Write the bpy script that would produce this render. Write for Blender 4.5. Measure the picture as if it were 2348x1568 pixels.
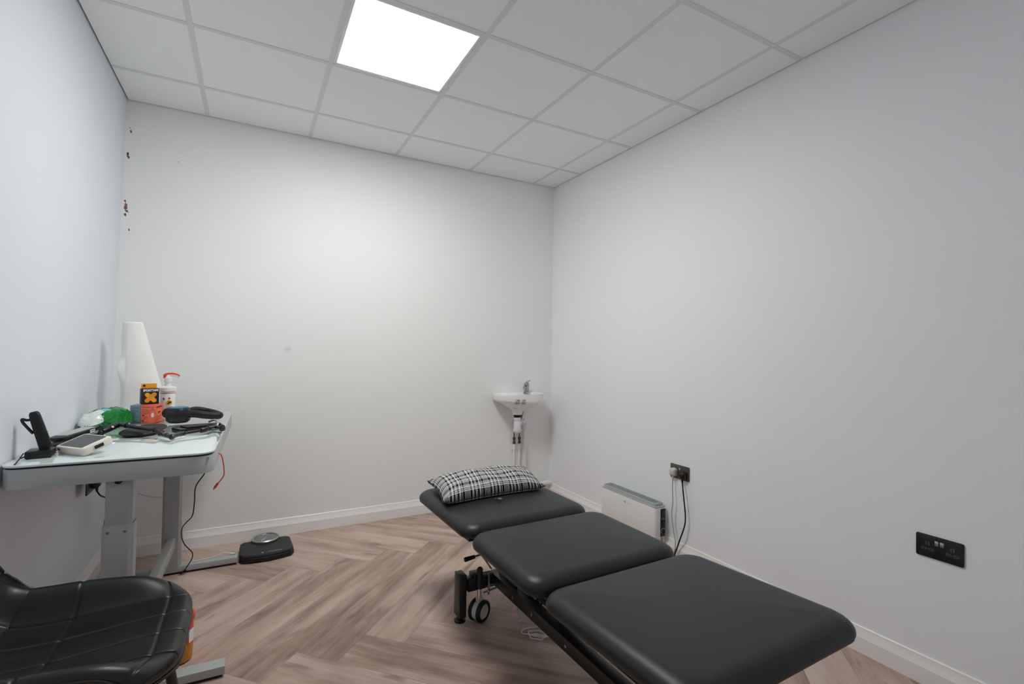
import bpy, bmesh, math, random
from mathutils import Vector, Matrix, noise
random.seed(7)
for o in list(bpy.data.objects): bpy.data.objects.remove(o)
SC = bpy.context.scene
COL = SC.collection
PI = math.pi
XR, YF, H = 3.028, -3.98, 2.712          # right wall, wall behind the camera, ceiling height

# ------------------------------------------------------------------ camera
cam_d = bpy.data.cameras.new('camera'); cam = bpy.data.objects.new('camera', cam_d); COL.objects.link(cam)
SC.camera = cam
yaw, pit, rol = .4948, .0149, .0178
cam_d.sensor_width = 36; cam_d.sensor_fit = 'HORIZONTAL'
cam_d.lens = 1104.99/2348*36
cam_d.clip_start = .02
fw = Vector((math.sin(yaw)*math.cos(pit), math.cos(yaw)*math.cos(pit), math.sin(pit)))
r0 = Vector((math.cos(yaw), -math.sin(yaw), 0)); u0 = r0.cross(fw)
rr = math.cos(rol)*r0+math.sin(rol)*u0; uu = -math.sin(rol)*r0+math.cos(rol)*u0
cm = Matrix((rr, uu, -fw)).transposed().to_4x4(); cm.translation = Vector((.6866, -3.5993, 1.2735))
cam.matrix_world = cm
# ------------------------------------------------------------------ world, colour
w = bpy.data.worlds.new('world'); SC.world = w; w.use_nodes = True
w.node_tree.nodes['Background'].inputs[0].default_value = (.8, .85, 1, 1)
w.node_tree.nodes['Background'].inputs[1].default_value = 0.0
SC.view_settings.view_transform = 'Standard'; SC.view_settings.look = 'None'
SC.view_settings.gamma = 1; SC.view_settings.use_curve_mapping = False
SC.view_settings.exposure = 0.0
PANEL_POWER = 31.0
SC.cycles.max_bounces = 10; SC.cycles.diffuse_bounces = 8; SC.cycles.glossy_bounces = 4

# ------------------------------------------------------------------ materials
def nt(name):
    m = bpy.data.materials.new(name); m.use_nodes = True
    return m, m.node_tree, m.node_tree.nodes['Principled BSDF']
def mat(name, c, rough=.5, metal=0., bump=0., bscale=200., spec=.5, var=0., vscale=6., emit=0, coat=0., alpha=1., trans=0.):
    m, t, b = nt(name)
    b.inputs['Base Color'].default_value = (*c, 1); b.inputs['Roughness'].default_value = rough
    b.inputs['Metallic'].default_value = metal; b.inputs['Specular IOR Level'].default_value = spec
    b.inputs['Coat Weight'].default_value = coat; b.inputs['Alpha'].default_value = alpha
    b.inputs['Transmission Weight'].default_value = trans
    tc = t.nodes.new('ShaderNodeTexCoord')
    if emit:
        b.inputs['Emission Color'].default_value = (*c, 1); b.inputs['Emission Strength'].default_value = emit
    if bump:
        n = t.nodes.new('ShaderNodeTexNoise'); n.inputs['Scale'].default_value = bscale; n.inputs['Detail'].default_value = 3
        t.links.new(tc.outputs['Object'], n.inputs['Vector'])
        bp = t.nodes.new('ShaderNodeBump'); bp.inputs['Strength'].default_value = bump; bp.inputs['Distance'].default_value = .002
        t.links.new(n.outputs['Fac'], bp.inputs['Height']); t.links.new(bp.outputs['Normal'], b.inputs['Normal'])
    if var:
        n = t.nodes.new('ShaderNodeTexNoise'); n.inputs['Scale'].default_value = vscale; n.inputs['Detail'].default_value = 4
        t.links.new(tc.outputs['Object'], n.inputs['Vector'])
        mx = t.nodes.new('ShaderNodeMix'); mx.data_type = 'RGBA'
        mx.inputs[6].default_value = (*[x*(1-var) for x in c], 1); mx.inputs[7].default_value = (*[min(1, x*(1+var)) for x in c], 1)
        t.links.new(n.outputs['Fac'], mx.inputs[0]); t.links.new(mx.outputs[2], b.inputs['Base Color'])
    return m
def math_n(t, op, a, b=None, c=None):
    n = t.nodes.new('ShaderNodeMath'); n.operation = op
    for i, v in enumerate((a, b, c)):
        if v is None: continue
        if isinstance(v, (int, float)): n.inputs[i].default_value = v
        else: t.links.new(v, n.inputs[i])
    return n.outputs[0]
def mixc(t, fac, a, b):
    n = t.nodes.new('ShaderNodeMix'); n.data_type = 'RGBA'
    for i, v in ((0, fac), (6, a), (7, b)):
        if isinstance(v, (int, float)): n.inputs[i].default_value = v
        elif isinstance(v, tuple): n.inputs[i].default_value = (*v, 1)
        else: t.links.new(v, n.inputs[i])
    return n.outputs[2]
def noise_n(t, vec, scale, detail=3, rough=.5):
    n = t.nodes.new('ShaderNodeTexNoise'); n.inputs['Scale'].default_value = scale
    n.inputs['Detail'].default_value = detail; n.inputs['Roughness'].default_value = rough
    t.links.new(vec, n.inputs['Vector']); return n.outputs['Fac']

def wall_mat(name, c, marks=()):
    """painted plaster; marks = scuffs and chips at (x, z, radius, colour, raggedness) on the wall"""
    m, t, b = nt(name); b.inputs['Roughness'].default_value = .62; b.inputs['Specular IOR Level'].default_value = .3
    tc = t.nodes.new('ShaderNodeTexCoord'); pos = tc.outputs['Object']
    f = noise_n(t, pos, 1.3, 3)
    col = mixc(t, f, tuple(x*.975 for x in c), tuple(min(1, x*1.015) for x in c))
    sep = t.nodes.new('ShaderNodeSeparateXYZ'); t.links.new(pos, sep.inputs[0])
    rag = noise_n(t, pos, 160, 2)
    for (x, z, rx, rz, mc, sharp) in marks:
        dx = math_n(t, 'DIVIDE', math_n(t, 'SUBTRACT', sep.outputs[0], x), rx)
        dz = math_n(t, 'DIVIDE', math_n(t, 'SUBTRACT', sep.outputs[2], z), rz)
        d = math_n(t, 'SQRT', math_n(t, 'ADD', math_n(t, 'MULTIPLY', dx, dx), math_n(t, 'MULTIPLY', dz, dz)))
        if sharp:
            d = math_n(t, 'ADD', d, math_n(t, 'MULTIPLY', math_n(t, 'SUBTRACT', rag, .5), 3.2))
            k = math_n(t, 'LESS_THAN', d, 1.0)
        else:
            k = math_n(t, 'MULTIPLY', math_n(t, 'SMOOTH_MIN', math_n(t, 'MAXIMUM', math_n(t, 'SUBTRACT', 1.0, d), 0.0), .6, .2), .45)
        col = mixc(t, k, col, mc)
    t.links.new(col, b.inputs['Base Color'])
    bp = t.nodes.new('ShaderNodeBump'); bp.inputs['Strength'].default_value = .06; bp.inputs['Distance'].default_value = .002
    t.links.new(noise_n(t, pos, 90, 3), bp.inputs['Height']); t.links.new(bp.outputs['Normal'], b.inputs['Normal'])
    return m

def floor_mat():
    m, t, b = nt('wood_plank_floor')
    uv = t.nodes.new('ShaderNodeUVMap'); uv.uv_map = 'plank'
    rnd = t.nodes.new('ShaderNodeAttribute'); rnd.attribute_name = 'plank_seed'
    sep = t.nodes.new('ShaderNodeSeparateXYZ'); t.links.new(uv.outputs[0], sep.inputs[0])
    u, v = sep.outputs[0], sep.outputs[1]
    r = rnd.outputs['Fac']
    off = math_n(t, 'MULTIPLY', r, 37.0)
    def vec(su, sv, k):
        c = t.nodes.new('ShaderNodeCombineXYZ')
        t.links.new(math_n(t, 'MULTIPLY', u, su), c.inputs[0]); t.links.new(math_n(t, 'MULTIPLY', v, sv), c.inputs[1])
        t.links.new(math_n(t, 'MULTIPLY', off, k), c.inputs[2]); return c.outputs[0]
    warp = noise_n(t, vec(1.1, 3, 1.0), 1.0, 2)
    v2 = math_n(t, 'ADD', v, math_n(t, 'MULTIPLY', math_n(t, 'SUBTRACT', warp, .5), .07))
    def vec2(su, sv, k):
        c = t.nodes.new('ShaderNodeCombineXYZ')
        t.links.new(math_n(t, 'MULTIPLY', u, su), c.inputs[0]); t.links.new(math_n(t, 'MULTIPLY', v2, sv), c.inputs[1])
        t.links.new(math_n(t, 'MULTIPLY', off, k), c.inputs[2]); return c.outputs[0]
    broad = noise_n(t, vec2(1.3, 9, 1.0), 1.0, 2, .5)
    cloud = noise_n(t, vec2(5, 16, 1.3), 1.0, 3, .6)
    grain = noise_n(t, vec2(2.2, 75, 1.7), 1.0, 5, .7)
    fine = noise_n(t, vec2(10, 330, 2.3), 1.0, 3, .6)
    knot = noise_n(t, vec2(4.0, 13, 3.1), 1.0, 2, .5)
    a = math_n(t, 'ADD', math_n(t, 'MULTIPLY', broad, .52), math_n(t, 'MULTIPLY', cloud, .22))
    a = math_n(t, 'ADD', a, math_n(t, 'MULTIPLY', grain, .20))
    a = math_n(t, 'ADD', a, math_n(t, 'MULTIPLY', math_n(t, 'SUBTRACT', r, -.1), .11))
    ramp = t.nodes.new('ShaderNodeValToRGB'); t.links.new(a, ramp.inputs[0])
    e = ramp.color_ramp.elements
    e[0].position = .33; e[0].color = (.175, .113, .090, 1)
    e[1].position = .66; e[1].color = (.61, .485, .425, 1)
    k = e.new(.42); k.color = (.315, .213, .174, 1)
    k = e.new(.53); k.color = (.475, .345, .292, 1)
    col = ramp.outputs[0]
    tint = mixc(t, noise_n(t, vec2(1.5, 7, 4.1), 1.0, 2), (1.03, .96, .93), (.93, .98, .96))
    mm = t.nodes.new('ShaderNodeMix'); mm.data_type = 'RGBA'; mm.blend_type = 'MULTIPLY'; mm.inputs[0].default_value = 1
    t.links.new(col, mm.inputs[6]); t.links.new(tint, mm.inputs[7]); col = mm.outputs[2]
    kf = math_n(t, 'MULTIPLY', math_n(t, 'MAXIMUM', math_n(t, 'SUBTRACT', knot, .635), 0.), 5.0)
    col = mixc(t, math_n(t, 'MINIMUM', kf, .65), col, (.15, .11, .09))
    ff = math_n(t, 'MULTIPLY', math_n(t, 'MAXIMUM', math_n(t, 'SUBTRACT', fine, .58), 0.), 1.2)
    col = mixc(t, math_n(t, 'MINIMUM', ff, .3), col, (.76, .66, .60))
    # bevelled joints: distance to the plank's edge
    eu = math_n(t, 'MINIMUM', u, math_n(t, 'SUBTRACT', 1.22, u)); ev = math_n(t, 'MINIMUM', v, math_n(t, 'SUBTRACT', .195, v))
    ed = math_n(t, 'MINIMUM', eu, ev)
    jf = math_n(t, 'MULTIPLY', math_n(t, 'LESS_THAN', ed, .0011), .55)
    col = mixc(t, jf, col, (.16, .12, .105))
    t.links.new(col, b.inputs['Base Color'])
    rg = math_n(t, 'ADD', .42, math_n(t, 'MULTIPLY', grain, .18)); t.links.new(rg, b.inputs['Roughness'])
    b.inputs['Specular IOR Level'].default_value = .28
    bp = t.nodes.new('ShaderNodeBump'); bp.inputs['Strength'].default_value = .12; bp.inputs['Distance'].default_value = .0015
    t.links.new(math_n(t, 'ADD', grain, fine), bp.inputs['Height']); t.links.new(bp.outputs['Normal'], b.inputs['Normal'])
    return m

SX = [(0, 0), (.03, 1), (.055, 0), (.08, 1), (.105, 0), (.13, 1), (.155, 0), (.18, 1), (.205, 0), (.23, 1), (.255, 0), (.28, 1), (.305, 0), (.40, 1), (.49, 0), (.57, 1), (.62, 0), (.64, 1), (.67, 0), (.76, 1), (.85, 0), (.90, 1), (.93, 0)]
SY = [(0, 0), (.26, 1), (.34, 0), (.40, 1), (.48, 0), (.56, 1), (.74, 0), (.80, 1), (.88, 0)]
def plaid_mat():
    m, t, b = nt('plaid_cotton'); b.inputs['Roughness'].default_value = .9; b.inputs['Specular IOR Level'].default_value = .15
    uv = t.nodes.new('ShaderNodeUVMap'); uv.uv_map = 'weave'
    sep = t.nodes.new('ShaderNodeSeparateXYZ'); t.links.new(uv.outputs[0], sep.inputs[0])
    def stripes(x, period):
        ph = math_n(t, 'FRACT', math_n(t, 'DIVIDE', x, period))
        ramp = t.nodes.new('ShaderNodeValToRGB'); ramp.color_ramp.interpolation = 'CONSTANT'; t.links.new(ph, ramp.inputs[0])
        seq = SX if period > .1 else SY
        e = ramp.color_ramp.elements
        e[0].position = 0; e[0].color = (0, 0, 0, 1)
        e[1].position = seq[1][0]; e[1].color = (seq[1][1],)*3+(1,)
        for p, c in seq[2:]:
            k = e.new(p); k.color = (c, c, c, 1)
        return ramp.outputs[0]
    a = stripes(sep.outputs[0], .118); c = stripes(sep.outputs[1], .062)
    s = math_n(t, 'MULTIPLY', math_n(t, 'ADD', a, c), .5)
    col = mixc(t, s, (.006, .006, .007), (.66, .66, .65))
    t.links.new(col, b.inputs['Base Color'])
    return m

M = {}
M['wall_cool'] = wall_mat('white_paint_cool', (.895, .915, .945))  # cool white, lightened to stand in for stronger light on the right wall
M['wall_left'] = wall_mat('white_paint_left_dimmed', (.775, .80, .855))  # same white paint darkened: weaker light on the left wall put into its colour
NX = []
for (x, z, rx, rz) in [(.018, 2.549, .004, .004), (.024, 2.530, .006, .010), (.012, 2.39, .007, .018), (.016, 2.372, .006, .010),
                       (.006, 2.112, .006, .008), (.012, 2.09, .009, .010), (.010, 2.068, .010, .014), (.016, 2.052, .010, .008), (.008, 2.03, .008, .010), (.028, 1.944, .004, .010)]:
    NX.append((x, z, rx*.72, rz*.8, (.10, .075, .06), True))
NX.append((.010, 2.077, .008, .014, (.24, .10, .06), True))
NX.append((.261, 2.395, .0028, .0028, (.12, .12, .12), True))
NX.append((.902, 1.245, .030, .030, (.48, .49, .50), False))
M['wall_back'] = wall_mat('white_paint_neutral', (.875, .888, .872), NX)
M['tile'] = mat('ceiling_tile_mineral', (.91, .93, .925), .85, bump=.25, bscale=260, spec=.15, var=.02, vscale=60)
M['grid'] = mat('ceiling_grid_steel', (.74, .76, .755), .5, spec=.3)
M['gap'] = mat('dark_gap', (.05, .05, .05), .9)
M['trim'] = mat('white_gloss_trim', (.90, .89, .865), .32, bump=.02, bscale=30, spec=.5)
M['floor'] = floor_mat()
M['panel'] = mat('lit_panel', (1, 1, .985), .5, emit=PANEL_POWER)
M['white_plastic'] = mat('white_plastic', (.82, .82, .81), .35)
M['grey_plastic'] = mat('grey_plastic', (.42, .45, .44), .45)
M['pipe'] = mat('white_pipe_plastic', (.78, .77, .80), .30)
M['ceramic'] = mat('white_ceramic', (.86, .87, .86), .12, coat=.3)
M['chrome'] = mat('chrome', (.42, .42, .43), .16, 1.)
M['bright'] = mat('bright_steel', (.85, .85, .86), .2, 1.)
M['steel'] = mat('brushed_steel', (.5, .5, .5), .35, 1.)
M['braid'] = mat('braided_hose', (.16, .16, .16), .45, .6, bump=.6, bscale=900)
M['copper'] = mat('tarnished_copper', (.16, .09, .07), .45, .7)
M['black'] = mat('black_plastic', (.006, .0065, .0065), .34)
M['black_soft'] = mat('black_rubber', (.009, .0095, .0095), .5, spec=.35)
M['black_gloss'] = mat('black_gloss_metal', (.008, .009, .009), .25, 0, coat=.2)
M['frame_black'] = mat('black_powder_coat', (.010, .011, .011), .35)
M['vinyl'] = mat('black_vinyl', (.0135, .0155, .0155), .40, bump=.06, bscale=900, spec=.34)
M['leather'] = mat('black_leather', (.0045, .0065, .006), .36, bump=.10, bscale=420, spec=.40)
M['piping'] = mat('black_piping', (.010, .012, .012), .35)
M['desk_grey'] = mat('light_grey_steel', (.42, .44, .44), .42, .15, bump=.02, bscale=500)
M['glass_top'] = mat('white_back_painted_glass', (.72, .83, .81), .035, coat=1., spec=.8)
M['glass_top'].node_tree.nodes['Principled BSDF'].inputs['IOR'].default_value = 1.75
M['plaid'] = plaid_mat()
M['paper'] = mat('soft_white_paper', (.90, .90, .87), .9, bump=.15, bscale=60, spec=.1)
M['green'] = mat('green_film', (.002, .19, .028), .14, bump=.0, spec=.6)
M['film_white'] = mat('white_film', (.75, .82, .78), .25)
M['film_blue'] = mat('light_blue_film', (.18, .55, .66), .3)
M['orange'] = mat('orange_card', (.90, .36, .015), .5)
M['coral'] = mat('coral_card', (.86, .15, .075), .5)
M['paleblue'] = mat('pale_blue_card', (.27, .45, .52), .5)
M['lilac'] = mat('lilac_card', (.48, .46, .62), .5)
M['blackcard'] = mat('black_card', (.010, .010, .011), .45)
M['ink_navy'] = mat('navy_ink', (.03, .02, .09), .6)
M['ink_white'] = mat('white_ink', (.85, .85, .85), .6)
M['ink_black'] = mat('black_ink', (.01, .01, .01), .6)
M['ink_grey'] = mat('grey_ink', (.25, .25, .26), .6)
M['red'] = mat('orange_red_plastic', (.75, .055, .01), .4)
M['amber'] = mat('amber_plastic', (.55, .22, .01), .35)
M['ring_blue'] = mat('blue_ring', (.008, .15, .24), .35)
M['screen'] = mat('dark_screen', (.035, .042, .045), .25)
M['ivory'] = mat('ivory_silicone', (.80, .78, .70), .45)
M['bronze'] = mat('bronze_plate', (.14, .115, .105), .3, .85)
M['nickel_black'] = mat('black_nickel_plate', (.050, .050, .046), .30, .8)
M['pin_grey'] = mat('dark_grey_plastic', (.085, .088, .088), .5)
M['dial'] = mat('dial_face', (.11, .115, .12), .18, coat=.8)
M['glass'] = mat('clear_dial_glass', (1, 1, 1), .03, trans=1., spec=.5)
M['plug_white'] = mat('off_white_plug', (.55, .57, .54), .4)
M['cable_grey'] = mat('grey_cable', (.42, .43, .42), .45)
M['cable_white'] = mat('white_cable', (.72, .72, .70), .45)
M['poly'] = mat('translucent_polythene', (.62, .62, .62), .3, alpha=.55)
M['sticker'] = mat('cream_sticker', (.55, .52, .44), .6)
M['wheel_grey'] = mat('grey_wheel_plastic', (.50, .51, .52), .4)

# ------------------------------------------------------------------ object helpers
MW = {}       # object -> world matrix of its thing (parts keep identity)
def tag(o, label, cat, group=None, kind=None):
    if label: o['label'] = label
    if cat: o['category'] = cat
    if group: o['group'] = group
    if kind: o['kind'] = kind
    return o
def thing(name, loc, rz, label, cat, group=None):
    o = bpy.data.objects.new(name, None); COL.objects.link(o); o.empty_display_size = .05
    o.location = loc; o.rotation_euler = (0, 0, rz)
    MW[o] = Matrix.Translation(Vector(loc)) @ Matrix.Rotation(rz, 4, 'Z')
    return tag(o, label, cat, group)
class B:
    def __init__(s): s.bm = bmesh.new(); s.smooth = True
    def add(s, tmp, mtx=None):
        if mtx is not None: tmp.transform(mtx)
        me = bpy.data.meshes.new('t'); tmp.to_mesh(me); tmp.free(); s.bm.from_mesh(me); bpy.data.meshes.remove(me); return s
    def box(s, c, d, rot=None, bev=0., seg=2):
        t = bmesh.new(); bmesh.ops.create_cube(t, size=1)
        bmesh.ops.scale(t, vec=d, verts=t.verts)
        if bev: bmesh.ops.bevel(t, geom=t.edges[:], offset=bev, segments=seg, affect='EDGES', profile=.5)
        mt = Matrix.Translation(Vector(c))
        if rot is not None: mt = mt @ (rot if isinstance(rot, Matrix) else Matrix.Rotation(rot, 4, 'Z'))
        return s.add(t, mt)
    def cyl(s, a, b, r, r2=None, n=24, bev=0.):
        a = Vector(a); b = Vector(b); L = (b-a).length; r2 = r if r2 is None else r2
        t = bmesh.new(); bmesh.ops.create_cone(t, cap_ends=True, segments=n, radius1=r, radius2=r2, depth=L)
        if bev:
            es = [e for e in t.edges if abs(e.verts[0].co.z-e.verts[1].co.z) < 1e-6]
            bmesh.ops.bevel(t, geom=es, offset=bev, segments=2, affect='EDGES', profile=.5)
        q = Vector((0, 0, 1)).rotation_difference((b-a).normalized()).to_matrix().to_4x4()
        return s.add(t, Matrix.Translation((a+b)/2) @ q)
    def ball(s, c, r, sc=(1, 1, 1), rot=None, n=16):
        t = bmesh.new(); bmesh.ops.create_uvsphere(t, u_segments=n*2, v_segments=n, radius=r)
        bmesh.ops.scale(t, vec=sc, verts=t.verts)
        mt = Matrix.Translation(Vector(c))
        if rot is not None: mt = mt @ rot
        return s.add(t, mt)
    def lathe(s, prof, c=(0, 0, 0), n=40, axis=(0, 0, 1), cap=True):
        t = bmesh.new(); rings = []
        for r, z in prof:
            rings.append([t.verts.new((r*math.cos(2*PI*i/n), r*math.sin(2*PI*i/n), z)) for i in range(n)])
        for a, b in zip(rings, rings[1:]):
            for i in range(n): t.faces.new((a[i], a[(i+1) % n], b[(i+1) % n], b[i]))
        if cap:
            if prof[0][0] > 1e-5: t.faces.new(rings[0][::-1])
            if prof[-1][0] > 1e-5: t.faces.new(rings[-1])
        bmesh.ops.remove_doubles(t, verts=t.verts, dist=1e-6)
        q = Vector((0, 0, 1)).rotation_difference(Vector(axis).normalized()).to_matrix().to_4x4()
        return s.add(t, Matrix.Translation(Vector(c)) @ q)
    def tube(s, pts, r, n=8, sub=6, closed=False):
        P = [Vector(p) for p in pts]
        if sub > 1 and len(P) > 2:
            Q = []
            m = len(P)
            for i in range(m if closed else m-1):
                if closed: p0, p1, p2, p3 = P[i-1], P[i], P[(i+1) % m], P[(i+2) % m]
                else: p0, p1, p2, p3 = P[max(i-1, 0)], P[i], P[i+1], P[min(i+2, m-1)]
                for k in range(sub):
                    x = k/sub
                    Q.append(.5*((2*p1)+(-p0+p2)*x+(2*p0-5*p1+4*p2-p3)*x*x+(-p0+3*p1-3*p2+p3)*x**3))
            if not closed: Q.append(P[-1])
            P = Q
        t = bmesh.new(); rings = []; nrm = None
        m = len(P)
        for i in range(m):
            d = (P[(i+1) % m]-P[i-1]) if closed else (P[min(i+1, m-1)]-P[max(i-1, 0)])
            d = d.normalized() if d.length > 1e-9 else Vector((0, 0, 1))
            if nrm is None: nrm = d.orthogonal().normalized()
            nrm = (nrm-d*nrm.dot(d)); nrm = nrm.normalized() if nrm.length > 1e-6 else d.orthogonal().normalized()
            bn = d.cross(nrm); ri = r(i/(m-1)) if callable(r) else r
            rings.append([t.verts.new(P[i]+nrm*ri*math.cos(2*PI*k/n)+bn*ri*math.sin(2*PI*k/n)) for k in range(n)])
        for i in range(m if closed else m-1):
            a, b = rings[i], rings[(i+1) % m]
            for k in range(n): t.faces.new((a[k], a[(k+1) % n], b[(k+1) % n], b[k]))
        if not closed: t.faces.new(rings[0][::-1]); t.faces.new(rings[-1])
        return s.add(t)
    def prism(s, poly, z0, z1, bev=0., mtx=None, seg=2):
        t = bmesh.new(); f = t.faces.new([t.verts.new((x, y, z0)) for x, y in poly])
        e = bmesh.ops.extrude_face_region(t, geom=[f]); vs = [g for g in e['geom'] if isinstance(g, bmesh.types.BMVert)]
        bmesh.ops.translate(t, vec=(0, 0, z1-z0), verts=vs); bmesh.ops.recalc_face_normals(t, faces=t.faces)
        if bev:
            es = [x for x in t.edges if abs(x.verts[0].co.z-x.verts[1].co.z) < 1e-6]
            bmesh.ops.bevel(t, geom=es, offset=bev, segments=seg, affect='EDGES', profile=.5)
        return s.add(t, mtx)
    def grid(s, f, nu, nv, closed_u=False):
        t = bmesh.new(); V = [[t.verts.new(f(i/nu, j/nv)) for i in range(nu+(0 if closed_u else 1))] for j in range(nv+1)]
        w_ = len(V[0])
        for j in range(nv):
            for i in range(nu):
                t.faces.new((V[j][i], V[j][(i+1) % w_], V[j+1][(i+1) % w_], V[j+1][i]))
        return s.add(t)
    def loops(s, rings, cap0=True, cap1=True):
        t = bmesh.new(); R_ = [[t.verts.new(p) for p in r] for r in rings]
        n = len(R_[0])
        for a, b in zip(R_, R_[1:]):
            for i in range(n): t.faces.new((a[i], a[(i+1) % n], b[(i+1) % n], b[i]))
        if cap0: t.faces.new(R_[0][::-1])
        if cap1: t.faces.new(R_[-1])
        return s.add(t)
    def obj(s, name, m, parent=None, label=None, world=False, angle=40, solid=0., sub=0, kind=None, origin=None, fixn=True):
        if fixn: bmesh.ops.recalc_face_normals(s.bm, faces=s.bm.faces)
        if parent is not None:
            mw = MW[parent]
            if world: s.bm.transform(mw.inverted())
        elif origin is not None:
            s.bm.transform(Matrix.Translation(-Vector(origin)))
        me = bpy.data.meshes.new(name); s.bm.to_mesh(me); s.bm.free()
        me.materials.append(M[m] if isinstance(m, str) else m)
        for p in me.polygons: p.use_smooth = True
        o = bpy.data.objects.new(name, me); COL.objects.link(o)
        me.set_sharp_from_angle(angle=math.radians(angle))
        if parent is not None: o.parent = parent; MW[o] = MW[parent]
        elif origin is not None: o.location = origin; MW[o] = Matrix.Translation(Vector(origin))
        else: MW[o] = Matrix.Identity(4)
        if solid:
            md = o.modifiers.new('thickness', 'SOLIDIFY'); md.thickness = solid; md.offset = -1
        if sub:
            md = o.modifiers.new('smooth', 'SUBSURF'); md.levels = sub; md.render_levels = sub
        if label: o['label'] = label
        if kind: o['kind'] = kind
        return o
def rrect(cx, cy, sx, sy, r, n=6):
    rs = r if isinstance(r, (tuple, list)) else (r,)*4
    out = []
    for k, (qx, qy) in enumerate(((1, 1), (-1, 1), (-1, -1), (1, -1))):
        rk = rs[k]; ox = cx+qx*(sx/2-rk); oy = cy+qy*(sy/2-rk); a0 = k*PI/2
        for i in range(n+1):
            a = a0+PI/2*i/n; out.append((ox+rk*math.cos(a), oy+rk*math.sin(a)))
    return out
def frame3(o, ux, uy):
    """matrix with local x=ux, y=uy, z=normal at point o"""
    ux = Vector(ux).normalized(); uz = ux.cross(Vector(uy)).normalized(); uy = uz.cross(ux)
    m = Matrix((ux, uy, uz)).transposed().to_4x4(); m.translation = Vector(o); return m
def lettering(text, size, mtx, m, parent, name='lettering', ext=.0002, bold=0., sx=1., align='CENTER', label=None):
    cu = bpy.data.curves.new('f', 'FONT'); cu.body = text; cu.size = size; cu.extrude = ext; cu.offset = bold
    cu.align_x = align; cu.align_y = 'CENTER'
    ob = bpy.data.objects.new('f', cu); COL.objects.link(ob)
    dg = bpy.context.evaluated_depsgraph_get(); dg.update()
    me = bpy.data.meshes.new_from_object(ob.evaluated_get(dg))
    bpy.data.objects.remove(ob); bpy.data.curves.remove(cu)
    b = B(); b.bm.from_mesh(me); bpy.data.meshes.remove(me)
    b.bm.transform(MW[parent].inverted() @ mtx @ Matrix.Diagonal((sx, 1, 1, 1)))
    return b.obj(name, m, parent, label=label)
def marks(rects, mtx, m, parent, name='printed_text', h=.0003, label=None):
    """thin printed strokes (x, y, w, h) on the plane of mtx"""
    b = B()
    for x, y, w_, h_ in rects: b.add_box = None; b.box((x, y, h/2), (w_, h_, h))
    b.bm.transform(MW[parent].inverted() @ mtx)
    return b.obj(name, m, parent, label=label)
def lines_of_print(x0, y0, w_, n, pitch, hgt, rnd, gaps=True):
    out = []
    for i in range(n):
        x = x0; y = y0-i*pitch; end = x0+w_*rnd.uniform(.55, 1)
        while x < end:
            l = rnd.uniform(.08, .22)*w_; l = min(l, end-x); out.append((x+l/2, y, l, hgt)); x += l+w_*.035
    return out

def word(x0, y, w_, h_):
    """a line of print too small to read: short strokes of uneven height"""
    out = []; x = x0; r_ = random.Random(int(abs(x0*1e5)+w_*1e6))
    while x < x0+w_:
        k = r_.uniform(.55, 1.0); lw = h_*.22
        out.append((x+lw/2, y+(k-.8)*h_*.4, lw, h_*k)); out.append((x+lw*1.4, y+r_.choice((-.3, 0, .3))*h_, lw*1.2, h_*.16)); x += h_*.62
    return out
def script_line(x0, y, w_, h_, mtx, parent, n=9):
    pts = []
    for i in range(n*6+1):
        a = i/6*2*PI*.5; pts.append((x0+w_*i/(n*6)+.25*h_*math.sin(2*a), y+h_*.5*math.sin(a*2+.6)*(1 if (i//6) % 3 else 1.5), .0006))
    b = B().tube(pts, .0007, n=6, sub=2); b.bm.transform(MW[parent].inverted() @ mtx); return b.obj('printed_script', 'ink_navy', parent)

# ------------------------------------------------------------------ room shell
def struct(name, b, m, parent=None, **k):
    o = b.obj(name, m, parent, kind='structure' if parent is None else None, **k); return o
def plane(c0, c1, c2, c3):
    b = B(); b.bm.faces.new([b.bm.verts.new(p) for p in (c0, c1, c2, c3)]); return b
def slab(x0, x1, y0, y1, z0, z1):
    return B().box(((x0+x1)/2, (y0+y1)/2, (z0+z1)/2), (x1-x0, y1-y0, z1-z0))
T = .1
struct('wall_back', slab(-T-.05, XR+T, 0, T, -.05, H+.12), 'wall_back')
LEAN = .045                                # the left wall leans out by 45 mm at the floor
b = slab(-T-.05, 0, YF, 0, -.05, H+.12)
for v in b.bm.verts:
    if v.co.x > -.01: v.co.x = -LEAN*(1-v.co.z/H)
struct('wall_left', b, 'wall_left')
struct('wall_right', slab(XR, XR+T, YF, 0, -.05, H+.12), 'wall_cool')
struct('wall_front', slab(-T-.05, XR+T, YF-T, YF, -.05, H+.12), 'wall_cool')

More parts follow.
